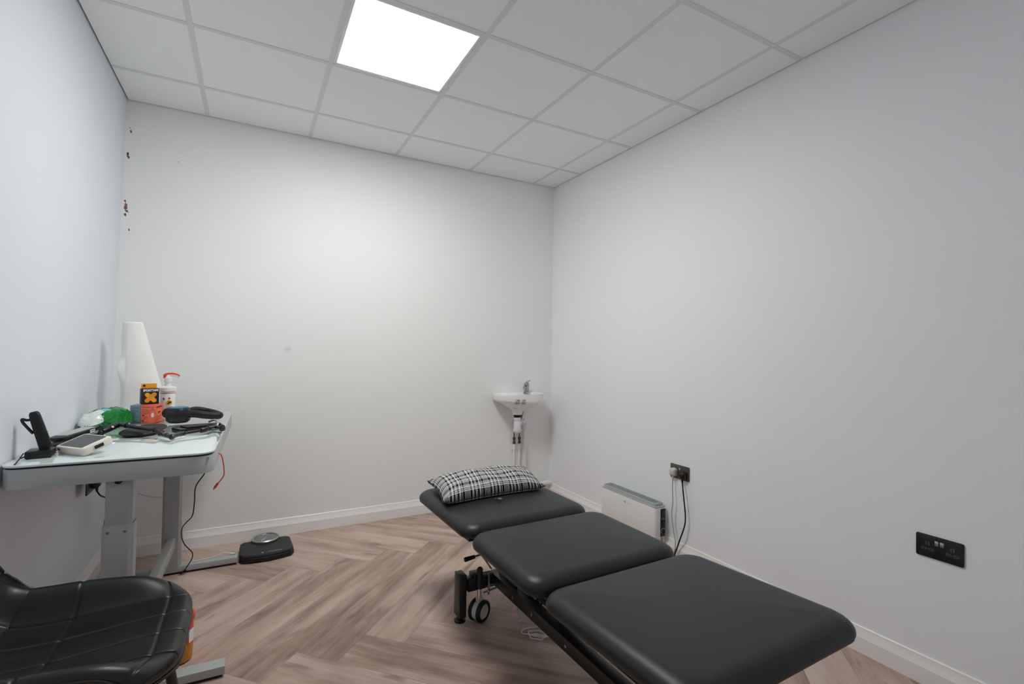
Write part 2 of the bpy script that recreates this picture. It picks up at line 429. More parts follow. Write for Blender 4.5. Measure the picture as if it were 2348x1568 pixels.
# floor: herringbone planks 1.22 x 0.195, each with its own UV and seed, clipped to the room
def build_floor():
    L, Wd = 1.22, .195; s2 = math.sqrt(.5); px = Wd*math.sqrt(2); py = 2*L*s2
    bm = bmesh.new(); uvl = bm.loops.layers.uv.new('plank'); cl = bm.faces.layers.float.new('plank_seed')
    rnd = random.Random(11)
    for j in range(-3, 3):
        for i in range(-14, 26):
            Tx, Ty = .64+px*i, -.545+py*j
            if not (-2.2 < Tx < 5.5): continue
            for kind in (0, 1):
                if kind == 0:
                    o = Vector((Tx, Ty)); du = Vector((-s2, -s2)); dv = Vector((s2, -s2))
                else:
                    o = Vector((Tx+Wd*s2, Ty-Wd*s2)); du = Vector((-s2, s2)); dv = Vector((s2, s2))
                pts = [(o, 0, 0), (o+du*L, L, 0), (o+du*L+dv*Wd, L, Wd), (o+dv*Wd, 0, Wd)]
                f = bm.faces.new([bm.verts.new((p.x, p.y, 0)) for p, _, _ in pts])
                for lp, (_, u, v) in zip(f.loops, pts): lp[uvl].uv = (u, v)
                f[cl] = rnd.random()
                f.normal_update()
                if f.normal.z < 0: f.normal_flip()
    for co, no in (((-.05, 0, 0), (-1, 0, 0)), ((XR, 0, 0), (1, 0, 0)), ((0, 0, 0), (0, 1, 0)), ((0, YF, 0), (0, -1, 0))):
        bmesh.ops.bisect_plane(bm, geom=bm.verts[:]+bm.edges[:]+bm.faces[:], plane_co=co, plane_no=no, clear_outer=True)
    bmesh.ops.remove_doubles(bm, verts=bm.verts, dist=1e-5)
    me = bpy.data.meshes.new('floor'); bm.to_mesh(me); bm.free(); me.materials.append(M['floor'])
    o = bpy.data.objects.new('floor', me); COL.objects.link(o); o['kind'] = 'structure'
build_floor()

# ceiling: tiles in a 600 mm lay-in grid
GX0, GY0 = .407, -.400
gx = [GX0+.6*i for i in range(-1, 6)]; gy = [GY0-.6*j for j in range(-1, 9)]
PX0, PX1, PY0, PY1 = gx[2], gx[3], gy[3], gy[2]           # bay of the light panel
b = B()
for i in range(len(gx)-1):
    for j in range(len(gy)-1):
        x0, x1 = max(gx[i], .006), min(gx[i+1], XR-.006); y1, y0 = min(gy[j], -.006), max(gy[j+1], YF+.006)
        if x1-x0 < .02 or y1-y0 < .02: continue
        if abs(gx[i]-PX0) < .01 and abs(gy[j+1]-PY0) < .01: continue
        b.box(((x0+x1)/2, (y0+y1)/2, H+.012), (x1-x0-.004, y1-y0-.004, .016), bev=.0015, seg=1)
ce = struct('ceiling', b, 'tile')
B().box((XR/2, YF/2, H+.09), (XR+.1, -YF+.1, .02)).obj('slab_above', 'gap', ce)
b = B()
for x in gx:
    if .02 < x < XR-.02: b.box((x, YF/2, H+.0035), (.024, -YF-.012, .003))
struct('trim_1', b, 'grid')
b = B()
for y in gy:
    if YF+.02 < y < -.02:
        xs = [.006]+[x for x in gx if .02 < x < XR-.02]+[XR-.006]
        for a, c in zip(xs, xs[1:]):
            b.box(((a+c)/2, y, H+.0025), (c-a-.023, .024, .003))
struct('trim_2', b, 'grid')

# skirting boards
def skirting(name, a, c, inward):
    a = Vector(a); c = Vector(c); n = Vector(inward)
    prof = [(0, 0), (.020, 0), (.020, .066), (.0075, .093), (.0065, .1045), (.004, .107), (0, .107)]
    t = B(); r1 = [a+n*p[0]+Vector((0, 0, p[1])) for p in prof]; r2 = [c+n*p[0]+Vector((0, 0, p[1])) for p in prof]
    t.loops([r1, r2]); struct(name, t, 'trim', angle=20)
skirting('baseboard_back', (-.042, 0, 0), (XR, 0, 0), (0, -1, 0))
skirting('baseboard_right', (XR, -.018, 0), (XR, YF, 0), (-1, 0, 0))
skirting('baseboard_left', (-.043, YF, 0), (-.043, -.018, 0), (1, 0, 0))
skirting('baseboard_front', (XR-.018, YF, 0), (-.024, YF, 0), (0, 1, 0))

# ------------------------------------------------------------------ ceiling light
cx, cy = (PX0+PX1)/2, (PY0+PY1)/2
t = thing('light_panel', (cx, cy, H+.004), 0, 'square white lit panel set into the ceiling grid', 'ceiling light')
b = B()
for sx, sy, lx, ly in ((0, 1, .574, .016), (0, -1, .574, .016), (1, 0, .016, .542), (-1, 0, .016, .542)):
    b.box((sx*.279, sy*.279, .004), (lx, ly, .012), bev=.002)
b.box((0, 0, .020), (.55, .55, .006))
b.obj('frame', 'white_plastic', t)
B().box((0, 0, .006), (.542, .542, .006)).obj('diffuser', 'panel', t, label='glowing white diffuser')

# ------------------------------------------------------------------ treatment couch
cr = math.radians(1.2)
couch = thing('treatment_couch', (1.80, -2.05, 0), cr, 'black vinyl three-section treatment couch on a black wheeled frame', 'treatment couch')
def pad(x0, x1, y0, y1, z0, z1, r, tilt=0., hinge=None):
    """upholstered section with a rolled edge and a slightly domed top"""
    rings = []; th = z1-z0; er = .055
    def ring(inset, z, rr_):
        return [Vector((x, y, z)) for x, y in rrect((x0+x1)/2, (y0+y1)/2, x1-x0-2*inset, y1-y0-2*inset, max(rr_-inset*.6, .012), 8)]
    rings.append(ring(.030, z0, r)); rings.append(ring(.010, z0, r)); rings.append(ring(.003, z0+.006, r)); rings.append(ring(0, z0+th*.30, r))
    for k in range(1, 9):
        a = k/8*PI/2; rings.append(ring(er*(1-math.cos(a))*1.0, z0+th*.30+(th*.70-.006)*math.sin(a), r))
    rings.append(ring(er+.06, z1-.003, r)); rings.append(ring(er+.13, z1, r)); rings.append(ring(min(x1-x0, y1-y0)/2-.02, z1+.001, r))
    if tilt:
        for rg in rings:
            for p in rg: p.z += (hinge-p.y)*tilt
    return B().loops(rings)
OX, OY = 1.80, -2.05
def cl(x, y): return (x-OX, y-OY)
Z1, Z0 = .534, .470
def padw(name, xa, xb, ya, yb, **k):
    a = cl(xa, ya); c = cl(xb, yb)
    o = pad(a[0], c[0], a[1], c[1], Z0, Z1, .075, **k).obj(name, 'vinyl', couch, angle=60); return o
padw('head_section', 1.488, 2.148, -1.748, -1.095, tilt=.004, hinge=-1.4-OY)
padw('seat_section', 1.482, 2.160, -2.282, -1.766, tilt=.0001, hinge=0)
padw('leg_section', 1.482, 2.170, -2.905, -2.300, tilt=.050, hinge=-2.300-OY)
# boards under the sections and the upper frame
b = B()
for ya, yb in ((-1.73, -1.13), (-2.28, -1.83), (-2.33, -2.38)):
    pass
b = B(); b.box((*cl(1.82, -1.42), .463), (.60, .58, .014)); b.box((*cl(1.82, -2.02), .463), (.60, .44, .014))
b.box((*cl(1.83, -2.61), .477), (.60, .54, .014), Matrix.Rotation(-.05, 4, 'X'))
b.obj('section_board', 'frame_black', couch)
b = B()
for x in (1.68, 1.96): b.box((*cl(x, -1.98), .434), (.035, 1.50, .04), bev=.003)
for y in (-1.28, -1.777, -2.33, -2.70): b.box((*cl(1.82, y), .434), (.30, .035, .036), bev=.003)
b.obj('upper_frame', 'frame_black', couch)
for y in (-1.757, -2.291):
    B().cyl((*cl(1.53, y), .462), (*cl(2.11, y), .462), .010).obj('hinge_bar', 'frame_black', couch)
# lower frame
b = B()
for x in (1.772, 1.885): b.box((*cl(x, -2.105), .165), (.052, 1.23, .052), bev=.003)
b.obj('base_rail', 'frame_black', couch)
for yb in (-1.49, -2.72):
    b = B().box((*cl(1.822, yb), .163), (.42, .05, .056), bev=.003)
    b.obj('cross_beam', 'frame_black', couch)
    for x in (1.583, 2.062):
        s = -1 if x < 1.8 else 1
        leg = B().box((*cl(x, yb), .124), (.036, .066, .196), bev=.004).obj('leg', 'frame_black', couch)
        B().lathe([(.0, .000), (.026, .000), (.027, .006), (.020, .012), (.012, .014), (.012, .030)], (*cl(x, yb), 0)).obj('levelling_foot', 'black_soft', leg)
        # castor beside the post
        xc = x-s*.080; yc = yb+.040*(-1 if yb > -2 else 1)*1.0
        c_ = B().cyl((*cl(xc, yc), .150), (*cl(xc, yc), .232), .014, bev=.002)
        c_.ball((*cl(xc, yc), .236), .015); c_.box((*cl(xc, yb+.0*s), .200), (.05, .055, .02), bev=.002)
        co = c_.obj('castor', 'frame_black', couch)
        B().cyl((*cl(xc, yc), .098), (*cl(xc, yc), .155), .011).obj('stem', 'bright', co)
        ax = Vector((.45, -.893, 0)) if yb > -2 else Vector((.45, .893, 0)); c0 = Vector((*cl(xc, yc), .050))
        B().cyl(c0-ax*.014, c0+ax*.014, .044, bev=.004).box(c0+Vector((0, 0, .045)), (.03, .03, .03), bev=.006).obj('fork', 'wheel_grey', co)
        for q in (-1, 1):
            B().lathe([(.034, -.010), (.046, -.009), (.050, -.004), (.050, .004), (.046, .009), (.034, .010)], c0+ax*q*.022, axis=ax, n=40, cap=False).obj('tyre', 'black_soft', co)
            B().lathe([(.0, .007), (.030, .006), (.036, .0), (.036, -.006)], c0+ax*q*.0255, axis=ax*q, n=40).obj('wheel_disc', 'wheel_grey', co)
# lifting arms between the frames
for x in (1.835, 1.925):
    b = B()
    a = Vector((*cl(x, -1.60), .185)); c = Vector((*cl(x, -2.30), .405))
    d = (c-a); rot = Matrix.Rotation(math.atan2(d.z, -d.y)*-1, 4, 'X')
    b.box((a+c)/2, (.022, d.length, .055), rot, bev=.004)
    b.obj('lifting_arm', 'frame_black', couch)
b = B(); b.box((*cl(1.775, -1.60), .205), (.012, .16, .06), bev=.003)
b.obj('bracket', 'frame_black', couch)
for y in (-1.70, -1.86, -2.10): B().cyl((*cl(1.748, y), .165), (*cl(1.743, y), .165), .006, n=12).obj('bolt', 'steel', couch)
b = B().cyl((*cl(1.83, -1.95), .215), (*cl(1.83, -2.45), .30), .022); b.cyl((*cl(1.83, -1.75), .185), (*cl(1.83, -1.95), .215), .012)
b.obj('actuator', 'frame_black', couch)
# lever
lv = B().tube([(*cl(1.628, -1.53), .303), (*cl(1.668, -1.53), .305), (*cl(1.676, -1.53), .298), (*cl(1.716, -1.53), .240), (*cl(1.720, -1.53), .226), (*cl(1.705, -1.53), .215), (*cl(1.67, -1.52), .214)], .0048).obj('brake_lever', 'bright', couch)
B().tube([(*cl(1.583, -1.53), .298), (*cl(1.592, -1.53), .299), (*cl(1.615, -1.53), .301), (*cl(1.634, -1.53), .303)], lambda s_: .0105-.003*abs(s_-.3), n=14).obj('grip', 'black_soft', lv)
b = B().tube([(*cl(1.682, -1.535), .128), (*cl(1.735, -1.535), .134), (*cl(1.775, -1.535), .142)], .0045)
b.tube([(*cl(1.70, -1.52), .145), (*cl(1.775, -1.52), .152)], .004)
b.box((*cl(1.709, -1.535), .165), (.010, .004, .105), bev=.001); b.ball((*cl(1.706, -1.540), .131), .007)
b.obj('brake_linkage', 'steel', couch)

# ------------------------------------------------------------------ pillow
def build_pillow():
    P0 = [Vector((1.490, -1.465)), Vector((2.070, -1.435)), Vector((2.130, -1.120)), Vector((1.520, -1.145))]
    zc, zt, zb = .566, .064, .028
    n = 90
    bm = bmesh.new(); uvl = bm.loops.layers.uv.new('weave')
    def P(u, v, top):
        a, c = 2*u-1, 2*v-1
        # sides bow in, corners stay as ears
        bu = 1-.055*(1-c*c) if True else 1; bv = 1-.07*(1-a*a)
        uu_ = (a*bu+1)/2; vv_ = (c*bv+1)/2
        p = P0[0]*(1-uu_)*(1-vv_)+P0[1]*uu_*(1-vv_)+P0[2]*uu_*vv_+P0[3]*(1-uu_)*vv_
        e = (max(1-abs(a)**4.5, 0)**.55)*(max(1-abs(c)**3.2, 0)**.50)
        wr = noise.noise(Vector((p.x*9, p.y*14, 1.3 if top else 7)))*.010*min(e*2, 1)
        edge = max(abs(a), abs(c)); wr += noise.noise(Vector((p.x*30, p.y*30, 4)))*.005*max(edge-.6, 0)*2*min(e*6, 1)
        z = zc-.014*abs(c)*(1 if c < 0 else -.3)-.006*(a*a)
        z += (zt*e+wr) if top else (-zb*min(e*1.3, 1))
        if abs(a) > .93 and abs(c) > .90: z += .006
        return Vector((p.x, p.y, max(z, .5360)))
    for top in (True, False):
        V = [[bm.verts.new(P(i/n, j/n, top)) for i in range(n+1)] for j in range(n+1)]
        for j in range(n):
            for i in range(n):
                q = [V[j][i], V[j][i+1], V[j+1][i+1], V[j+1][i]]; uvq = [(i/n, j/n), ((i+1)/n, j/n), ((i+1)/n, (j+1)/n), (i/n, (j+1)/n)]
                if not top: q.reverse(); uvq.reverse()
                f = bm.faces.new(q)
                for lp, (a, c) in zip(f.loops, uvq): lp[uvl].uv = (a*.62, c*.40+(0 if top else .17))
    bmesh.ops.remove_doubles(bm, verts=bm.verts, dist=1e-5)
    org = Vector((1.82, -1.30, .534)); bm.transform(Matrix.Translation(-org))
    me = bpy.data.meshes.new('pillow'); bm.to_mesh(me); bm.free(); me.materials.append(M['plaid'])
    for p in me.polygons: p.use_smooth = True
    root = thing('pillow', org, 0, 'black and white plaid pillow on the head section of the couch', 'pillow')
    o = bpy.data.objects.new('pillowcase', me); COL.objects.link(o); o.parent = root; MW[o] = MW[root]
    B().box((-.055, -.205, .0125), (.018, .020, .002), bev=.0005).box((-.075, -.198, .013), (.005, .012, .003)).obj('zip_tab', 'steel', root)
    pts = []
    for i in range(41):
        u = i/40; q = P(u, 0, True); pts.append((q.x, q.y-.001, q.z))
    for i in range(41):
        q = P(1, i/40, True); pts.append((q.x+.001, q.y, q.z))
    for i in range(41):
        q = P(1-i/40, 1, True); pts.append((q.x, q.y+.001, q.z))
    for i in range(40):
        q = P(0, 1-i/40, True); pts.append((q.x-.001, q.y, q.z))
    B().tube(pts, .0022, n=6, sub=1, closed=True).obj('seam', 'blackcard', root, world=True)
build_pillow()

# ------------------------------------------------------------------ desk
dr = math.radians(-1.0)
desk = thing('standing_desk', (.282, -.825, 0), dr, 'white glass-topped grey desk on two steel columns along the left wall', 'desk')
DW, DL = .597, 1.262
outl = rrect(0, 0, DW, DL, (.030, .030, .050, .060), 8)     # corners: back right, back left, front left, front right
outl2 = rrect(0, 0, DW-.004, DL-.004, (.030, .030, .050, .060), 8)
B().prism(outl, .8575, .8650, bev=.0015).obj('glass_top', 'glass_top', desk, angle=50)
B().prism(rrect(0, 0, DW-.014, DL-.014, .045, 8), .851, .8575).obj('shadow_gap_strip', 'black_soft', desk)  # black strip standing in for the shade in the gap below the glass
def ring_wall(o1, z0, z1, th):
    o2 = [(x*(1-2*th/DW), y*(1-2*th/DL)) for x, y in o1]
    r = [[(x, y, z0) for x, y in o1], [(x, y, z1-.003) for x, y in o1], [(x*.995, y*.998, z1) for x, y in o1], [(x, y, z1) for x, y in o2], [(x, y, z0) for x, y in o2]]
    r.append(r[0]); return B().loops(r, False, False)
ring_wall(outl2, .786, .851, .012).obj('apron', 'desk_grey', desk, angle=50)
B().box((0, 0, .842), (DW-.03, DL-.03, .008)).obj('under_panel', 'desk_grey', desk)
b = B()
for x in (-.13, .13): b.box((x, 0, .81), (.04, DL-.16, .045), bev=.002)
b.obj('under_rail', 'desk_grey', desk)
for y in (-.585, .478):
    X0 = .013 if y < 0 else .032
    c0 = B().prism(rrect(X0, y, .078, .058, .011, 1), .45, .80).obj('column', 'desk_grey', desk)
    sl = B().prism(rrect(X0, y, .090, .072, .013, 1), .03, .628, bev=.001).obj('sleeve', 'desk_grey', c0)
    for x in (-.026, .022): B().cyl((X0+x, y-.036, .606), (X0+x, y-.0375, .606), .0046, n=12).obj('screw', 'steel', sl)
    for x in (-.018, .016): B().cyl((X0+x, y-.029, .768), (X0+x, y-.031, .768), .0050, n=12).obj('screw', 'steel', c0)
    B().cyl((X0, y-.029, .785), (X0, y-.040, .785), .011, bev=.002).obj('adjuster_knob', 'black', c0)
    FX = .028
    ft = B().prism([(FX-.318, y-.033), (FX+.324, y-.033), (FX+.324, y+.026), (FX-.318, y+.026)], .012, .043, bev=.002).obj('foot', 'desk_grey', desk)
    B().box((FX, y, .007), (.630, .055, .012), bev=.002).obj('foot_pad', 'black_soft', ft)
    B().cyl((FX+.29, y, .043), (FX+.29, y, .0437), .006, n=16).obj('cap', 'grey_plastic', ft)
B().box((.033, -.054, .175), (.036, 1.005, .062), bev=.003).obj('crossbar', 'desk_grey', desk)

DT = .8650
# paper roll
ro = thing('paper_roll', (.118, -.335, DT), 0, 'tall upright roll of white couch paper with a loosened outer sheet', 'paper roll')
b = B()
prof = [(.020, .0), (.044, .0)]
b.lathe([(.020, 0), (.0445, 0), (.0450, .01), (.0450, .512), (.0445, .518), (.020, .518), (.020, 0)], n=48, cap=False)
b.obj('roll', 'paper', ro)
def sheet(u, v):
    z = .518-v*.505                                  # v: 0 top .. 1 bottom
    th = math.radians(215+u*(350-215))               # from back-left round the front to the right
    # direction angles: 180=-x, 270=-y, 360=+x
    r = .0462+.0015*math.sin(40*z)*v
    spread = v*.128
    k = max(0, (u-.30)/.70)
    x = r*math.cos(th); y = r*math.sin(th)
    x += spread*k**1.2; y += .012*k*v
    bump_ = math.exp(-((z-.265)/.055)**2)*max(0, (.22-u)/.22)
    x -= .014*bump_; y -= .022*bump_
    return Vector((x, y, z))
sh = B().grid(sheet, 60, 60).obj('loose_sheet', 'paper', ro, solid=.0008)

# pump bottle
bt = thing('pump_bottle', (.293, -.425, DT), 0, 'white pump bottle with an orange-red lever beside the stacked boxes', 'bottle')
B().lathe([(0, 0), (.031, 0), (.0335, .004), (.0345, .150), (.0335, .152)], n=48).obj('body', 'white_plastic', bt)
B().lathe([(.034, .148), (.039, .150), (.0395, .162), (.0385, .170), (.030, .174), (.014, .176), (.014, .198), (0, .198)], n=48).obj('lid', 'white_plastic', bt)
pm = B().lathe([(.015, .196), (.0175, .198), (.0175, .222), (.013, .224), (.010, .232), (0, .233)], n=32).obj('pump', 'white_plastic', bt)
B().tube([(-.012, 0, .230), (.004, 0, .236), (.022, 0, .236), (.040, 0, .231), (.050, 0, .223)], lambda s_: .0085-.004*s_, n=12).obj('nozzle', 'white_plastic', pm)
B().tube([(-.013, 0, .237), (.006, 0, .2415), (.026, 0, .241), (.042, 0, .236), (.051, 0, .228)], lambda s_: .0085-.004*s_, n=10).box((-.013, 0, .230), (.016, .018, .022), bev=.003).obj('lever', 'red', pm, label='orange-red lever')
B().lathe([(.0351, .138), (.0351, .141)], n=48, cap=False).obj('label_band', 'red', bt, label='thin red line under the lid')
fm = frame3((.293+.012*1, -.425-.0335, DT+.09), (1, .25, 0), (0, 0, 1))
fwd = Vector((.35, -1, 0)).normalized()
fm = frame3(Vector((.293, -.425, DT+.090))+fwd*.0352, Vector((1, .35, 0)), (0, 0, 1))
B().lathe([(0, .0008), (.0135, .0008), (.0135, -.0006)], (0, 0, 0), n=32).add(bmesh.new()).bm
b = B(); b.lathe([(0, .0009), (.0130, .0009), (.0132, -.001)], n=32); b.bm.transform(fm); b.obj('emblem', 'orange', bt, world=True, label='round orange emblem')
b = B(); b.box((0, -.001, .0013), (.020, .006, .0006), Matrix.Rotation(.5, 4, 'Z'), bev=.0002); b.box((.003, .003, .0013), (.012, .004, .0006), Matrix.Rotation(-.4, 4, 'Z')); b.box((-.004, .006, .0013), (.008, .003, .0006)); b.bm.transform(fm); b.obj('emblem_figure', 'ink_black', bt, world=True)
b = B(); b.box((0, .0235, .0012), (.009, .008, .0008), bev=.0003); b.bm.transform(fm); b.obj('badge', 'red', bt, world=True)
rn = random.Random(3)
marks([(0, -.022, .026, .0022), (0, -.029, .018, .0018), (0, -.034, .024, .001), (0, -.045, .028, .0007)], fm, 'ink_grey', bt)
marks([(-.024, .018, .004, .008), (-.021, .015, .004, .006), (-.026, .013, .003, .004)], frame3(Vector((.293, -.425, DT+.095))+Vector((-.35, -1, 0)).normalized()*.0355, (1, -.35, 0), (0, 0, 1)) @ Matrix.Translation((.022, .0, 0)), 'ink_black', bt, name='printed_mark')

# tape boxes
def card_box(name, corner, dirx, w_, d_, h_, z, m, label, cat='box', group=None):
    ux = Vector((*dirx, 0)).normalized(); uy = Vector((-ux.y, ux.x, 0))
    c = Vector((*corner, z))+ux*w_/2+uy*d_/2
    t = thing(name, c, math.atan2(ux.y, ux.x), label, cat, group)
    B().box((0, 0, h_/2), (w_, d_, h_), bev=.0012, seg=2).obj('carton', m, t)
    front = frame3(Vector((*corner, z))+ux*w_/2+Vector((0, 0, h_/2))-uy*.0001, ux, (0, 0, 1))
    right = frame3(Vector((*corner, z))+ux*(w_+.0001)+uy*d_/2+Vector((0, 0, h_/2)), uy, (0, 0, 1))
    left = frame3(Vector((*corner, z))-ux*.0001+uy*d_/2+Vector((0, 0, h_/2)), -uy, (0, 0, 1))
    return t, front, right, left
t, fr, rt, lf = card_box('tape_box', (.149, -.518), (.966, -.20), .046, .080, .088, DT, 'paleblue', 'pale blue and lilac tape box, leftmost under the black box')
rn = random.Random(5)
marks(lines_of_print(-.018, .018, .032, 7, .0055, .0014, rn)+[(-.012, -.012, .008, .004)]+lines_of_print(-.018, -.019, .022, 3, .004, .0012, rn)+lines_of_print(-.018, -.034, .030, 2, .004, .0016, rn), fr, 'ink_navy', t)
marks(word(-.018, .030, .034, .0050), fr, 'ink_navy', t)
lettering('UK', .008, fr @ Matrix.Translation((-.012, -.027, .0003)), 'ink_navy', t, bold=.0003)
b = B().box((.0232, 0, .044), (.0006, .076, .084)); b.box((0, 0, .0884), (.043, .076, .0006)); b.obj('side_panel', 'lilac', t, label='lilac side')
t, fr, rt, lf = card_box('tape_box', (.200, -.560), (.966, -.240), .062, .088, .094, DT, 'coral', 'coral orange tape box beneath the black tape box')
marks(lines_of_print(-.026, .022, .036, 5, .006, .0014, rn)+[(-.020, -.008, .008, .006)]+lines_of_print(-.018, -.016, .028, 3, .0045, .0012, rn)+lines_of_print(-.010, -.042, .02, 1, .004, .0016, rn), fr, 'ink_navy', t)
marks(word(-.026, .034, .036, .0050), fr, 'ink_navy', t)
lettering('UK', .010, fr @ Matrix.Translation((-.022, -.034, .0003)), 'ink_black', t, bold=.0003)
lettering('CA', .006, fr @ Matrix.Translation((-.020, -.041, .0003)), 'ink_black', t, bold=.0002)
b = B(); b.lathe([(0, .0006), (.0075, .0006), (.0075, 0)], n=28); b.bm.transform(fr @ Matrix.Translation((.021, -.006, 0)) @ Matrix.Diagonal((.8, 1.6, 1, 1))); b.obj('white_oval', 'ink_white', t, world=True)
marks(word(.011, .020, .018, .0060)+word(.016, .030, .008, .005), fr, 'ink_navy', t)
script_line(-.032, .031, .064, .0060, rt, t)
b = B(); b.lathe([(.011, .0005), (.016, .0005), (.016, 0), (.011, 0)], n=32, cap=False); b.bm.transform(rt @ Matrix.Translation((.002, .004, 0)) @ Matrix.Diagonal((1.3, 1, 1, 1))); b.obj('emblem_ring', 'orange', t, world=True)
script_line(-.013, .003, .030, .0085, rt, t, n=3)
marks(lines_of_print(-.030, -.014, .058, 5, .005, .001, rn), rt, 'ink_navy', t)
t, fr, rt, lf = card_box('tape_box', (.200, -.562), (.95, .26), .074, .055, .078, DT+.0955, 'blackcard', 'black tape box with an orange cross, stacked on the coloured boxes')
lettering('SPORTTAPE', .0145, fr @ Matrix.Translation((.002, .030, .0003)), 'ink_white', t, bold=.0007, sx=.82)
for k, a in enumerate((.80, -.80)):
    b = B()
    b.prism(rrect(0, 0, .062, .020, .0099, 6), 0, .0006+.0002*k); b.bm.transform(fr @ Matrix.Translation((.002, -.006, 0)) @ Matrix.Rotation(a, 4, 'Z')); b.obj('orange_strip', 'orange', t, world=True, label='orange strip of the cross')
rects = []
b = B()
for q in range(-3, 4):
    y0 = q*.0028
    pts = [(-.029+abs(q)*.001, y0, .0009), (-.012, y0, .0009), (.004, y0+.002, .0009), (.016, y0-.001, .0009), (.029-abs(q)*.001, y0-.004*(q > 0), .0009)]
    b.tube(pts, .00035, n=4, sub=3)
b.bm.transform(fr @ Matrix.Translation((.002, -.006, 0)) @ Matrix.Rotation(.80, 4, 'Z')); b.obj('stripe_lines', 'red', t, world=True)
lf2 = lf
marks(lines_of_print(-.020, .030, .036, 10, .0062, .0012, rn), lf, 'ink_grey', t)
b = B(); b.box((0, .026, .089), (.066, .0012, .024), Matrix.Rotation(-.10, 4, 'X')); fl = b.obj('flap', 'orange', t, label='raised orange flap')
B().cyl((-.020, .0245, .091), (-.020, .0235, .091), .0055, n=20).obj('flap_mark', 'ink_black', fl)

# green wipes packet
A0, A1 = Vector((.008, -.690, DT)), Vector((.138, -.525, DT))
gp = thing('wipes_packet', (A0+A1)/2, math.atan2(A1.y-A0.y, A1.x-A0.x), 'crumpled green and white wipes packet by the left wall', 'packet')
LG = (A1-A0).length
def pk(u, v):
    s_ = 2*u-1
    e = (1-abs(s_)**3.0)**.6 if abs(s_) < 1 else 0
    hh = .010+(.072+.016*u)*e if abs(s_) < 1 else .006
    hh = .060*e*(1.0+.42*u)+.010+.030*max(0, u-.8)*5*.6
    wd = .046*e**.5+.006+.018*max(0, u-.85)/.15
    a = 2*PI*v; ca, sa = math.cos(a), math.sin(a)
    y = wd*(abs(ca)**.7)*(1 if ca > 0 else -1); z = hh/2+hh/2*(abs(sa)**.8)*(1 if sa > 0 else -1)
    p = Vector((s_*LG/2, y, z))
    n_ = noise.noise(Vector((p.x*26, p.y*30, p.z*30)))*.010+abs(noise.noise(Vector((p.x*48, p.y*40, p.z*50))))*.008
    p.y += n_; p.z = max(p.z+n_*.9*(1 if z > .01 else 0), .0005)
    return p
def split_packet():
    full = []
    for nm, m, test in (('wrapper', 'green', 0), ('white_corner', 'film_white', 1), ('blue_patch', 'film_blue', 2)):
        bm = bmesh.new(); nu, nv = 150, 120; V = {}
        for i in range(nu):
            for j in range(nv):
                u = (i+.5)/nu; v = (j+.5)/nv
                k = 0
                c = pk(u, v)
                if u < .24+.10*noise.noise(Vector((u*2, v*3.1, 3))) and c.z > .016+.05*u: k = 1
                if .34 < u < .50 and c.z > .050 and .24 < v < .34: k = 2
                if .24 <= u < .34 and c.z > .050 and .24 < v < .34: k = 1
                if k != test: continue
                q = []
                for a, c2 in ((i, j), (i+1, j), (i+1, j+1), (i, j+1)):
                    key = (a, c2 % nv)
                    if key not in V: V[key] = bm.verts.new(pk(a/nu, (c2 % nv)/nv))
                    q.append(V[key])
                bm.faces.new(q)
        b = B(); b.bm.free(); b.bm = bm
        b.obj(nm, m, gp, angle=35)
split_packet()
lettering('OO', .012, frame3(Vector((.118, -.60, DT+.071)), (.59, .80, 0), (-.3, .2, .9)), 'film_white', gp, name='printed_mark')

# massage gun
mg = thing('massage_gun', (.362, -.600, DT), 0, 'black massage gun with a blue ring on top, lying behind the jointed arm', 'massage gun')
b = B().lathe([(0, .002), (.040, .002), (.052, .012), (.056, .035), (.055, .058), (.048, .072), (.046, .076), (0, .076)], n=48)
b.obj('motor_housing', 'black', mg)
B().lathe([(.028, .0755), (.044, .0755), (.043, .080), (.030, .080)], n=48).obj('ring', 'ring_blue', mg, label='blue ring')
B().lathe([(0, .0785), (.030, .078)], n=40).obj('top_plate', 'ring_blue', mg, label='blue top plate')
B().ball((-.046, .014, .050), .026).cyl((-.06, .008, .05), (-.03, 0, .045), .012).obj('massage_ball', 'black_soft', mg)
b = B().tube([(.035, -.020, .045), (.075, -.035, .046), (.12, -.040, .038), (.168, -.036, .032), (.182, -.010, .032), (.168, .040, .036), (.12, .085, .046), (.07, .075, .058), (.03, .035, .052)], lambda s_: .019 if s_ < .5 else .014, n=16)
b.obj('handle', 'black_soft', mg)
B().box((.052, -.046, .046), (.038, .014, .018), Matrix.Rotation(-.2, 4, 'Z'), bev=.004).obj('switch', 'black', mg)

# jointed arm with clamp ends
def Pz(lst): return [Vector(p) for p in lst]
am = thing('jointed_arm', (.30, -1.00, DT), 0, 'black jointed mounting arm lying zigzag across the desk', 'mounting arm')
pA = Vector((.112, -.955, .877)); pB = Vector((.134, -.985, .892)); pC = Vector((.178, -.905, .911)); pD = Vector((.330, -1.060, .902))
pE = Vector((.352, -1.075, .885)); pF = Vector((.402, -1.160, .884)); pG = Vector((.425, -1.110, .886)); pHh = Vector((.512, -1.045, .889)); pI = Vector((.545, -.975, .889)); pJ = Vector((.573, -1.010, .887))
B().cyl(pA-Vector((0, 0, .011)), pA+Vector((0, 0, .008)), .030, .022, bev=.003).obj('base_clamp', 'black', am, world=True)
b = B().ball(pB, .010); b.cyl(pA, pB, .006); d = (pC-pB).normalized(); b.cyl(pB+d*.004, pC-d*.004, .0135, bev=.004); b.obj('clamp_body', 'black', am, world=True)
b = B().cyl((pB+pC)/2+Vector((.010, -.009, .006)), (pB+pC)/2+Vector((.012, -.012, .008)), .0052, n=16); b.obj('bolt', 'chrome', am, world=True)
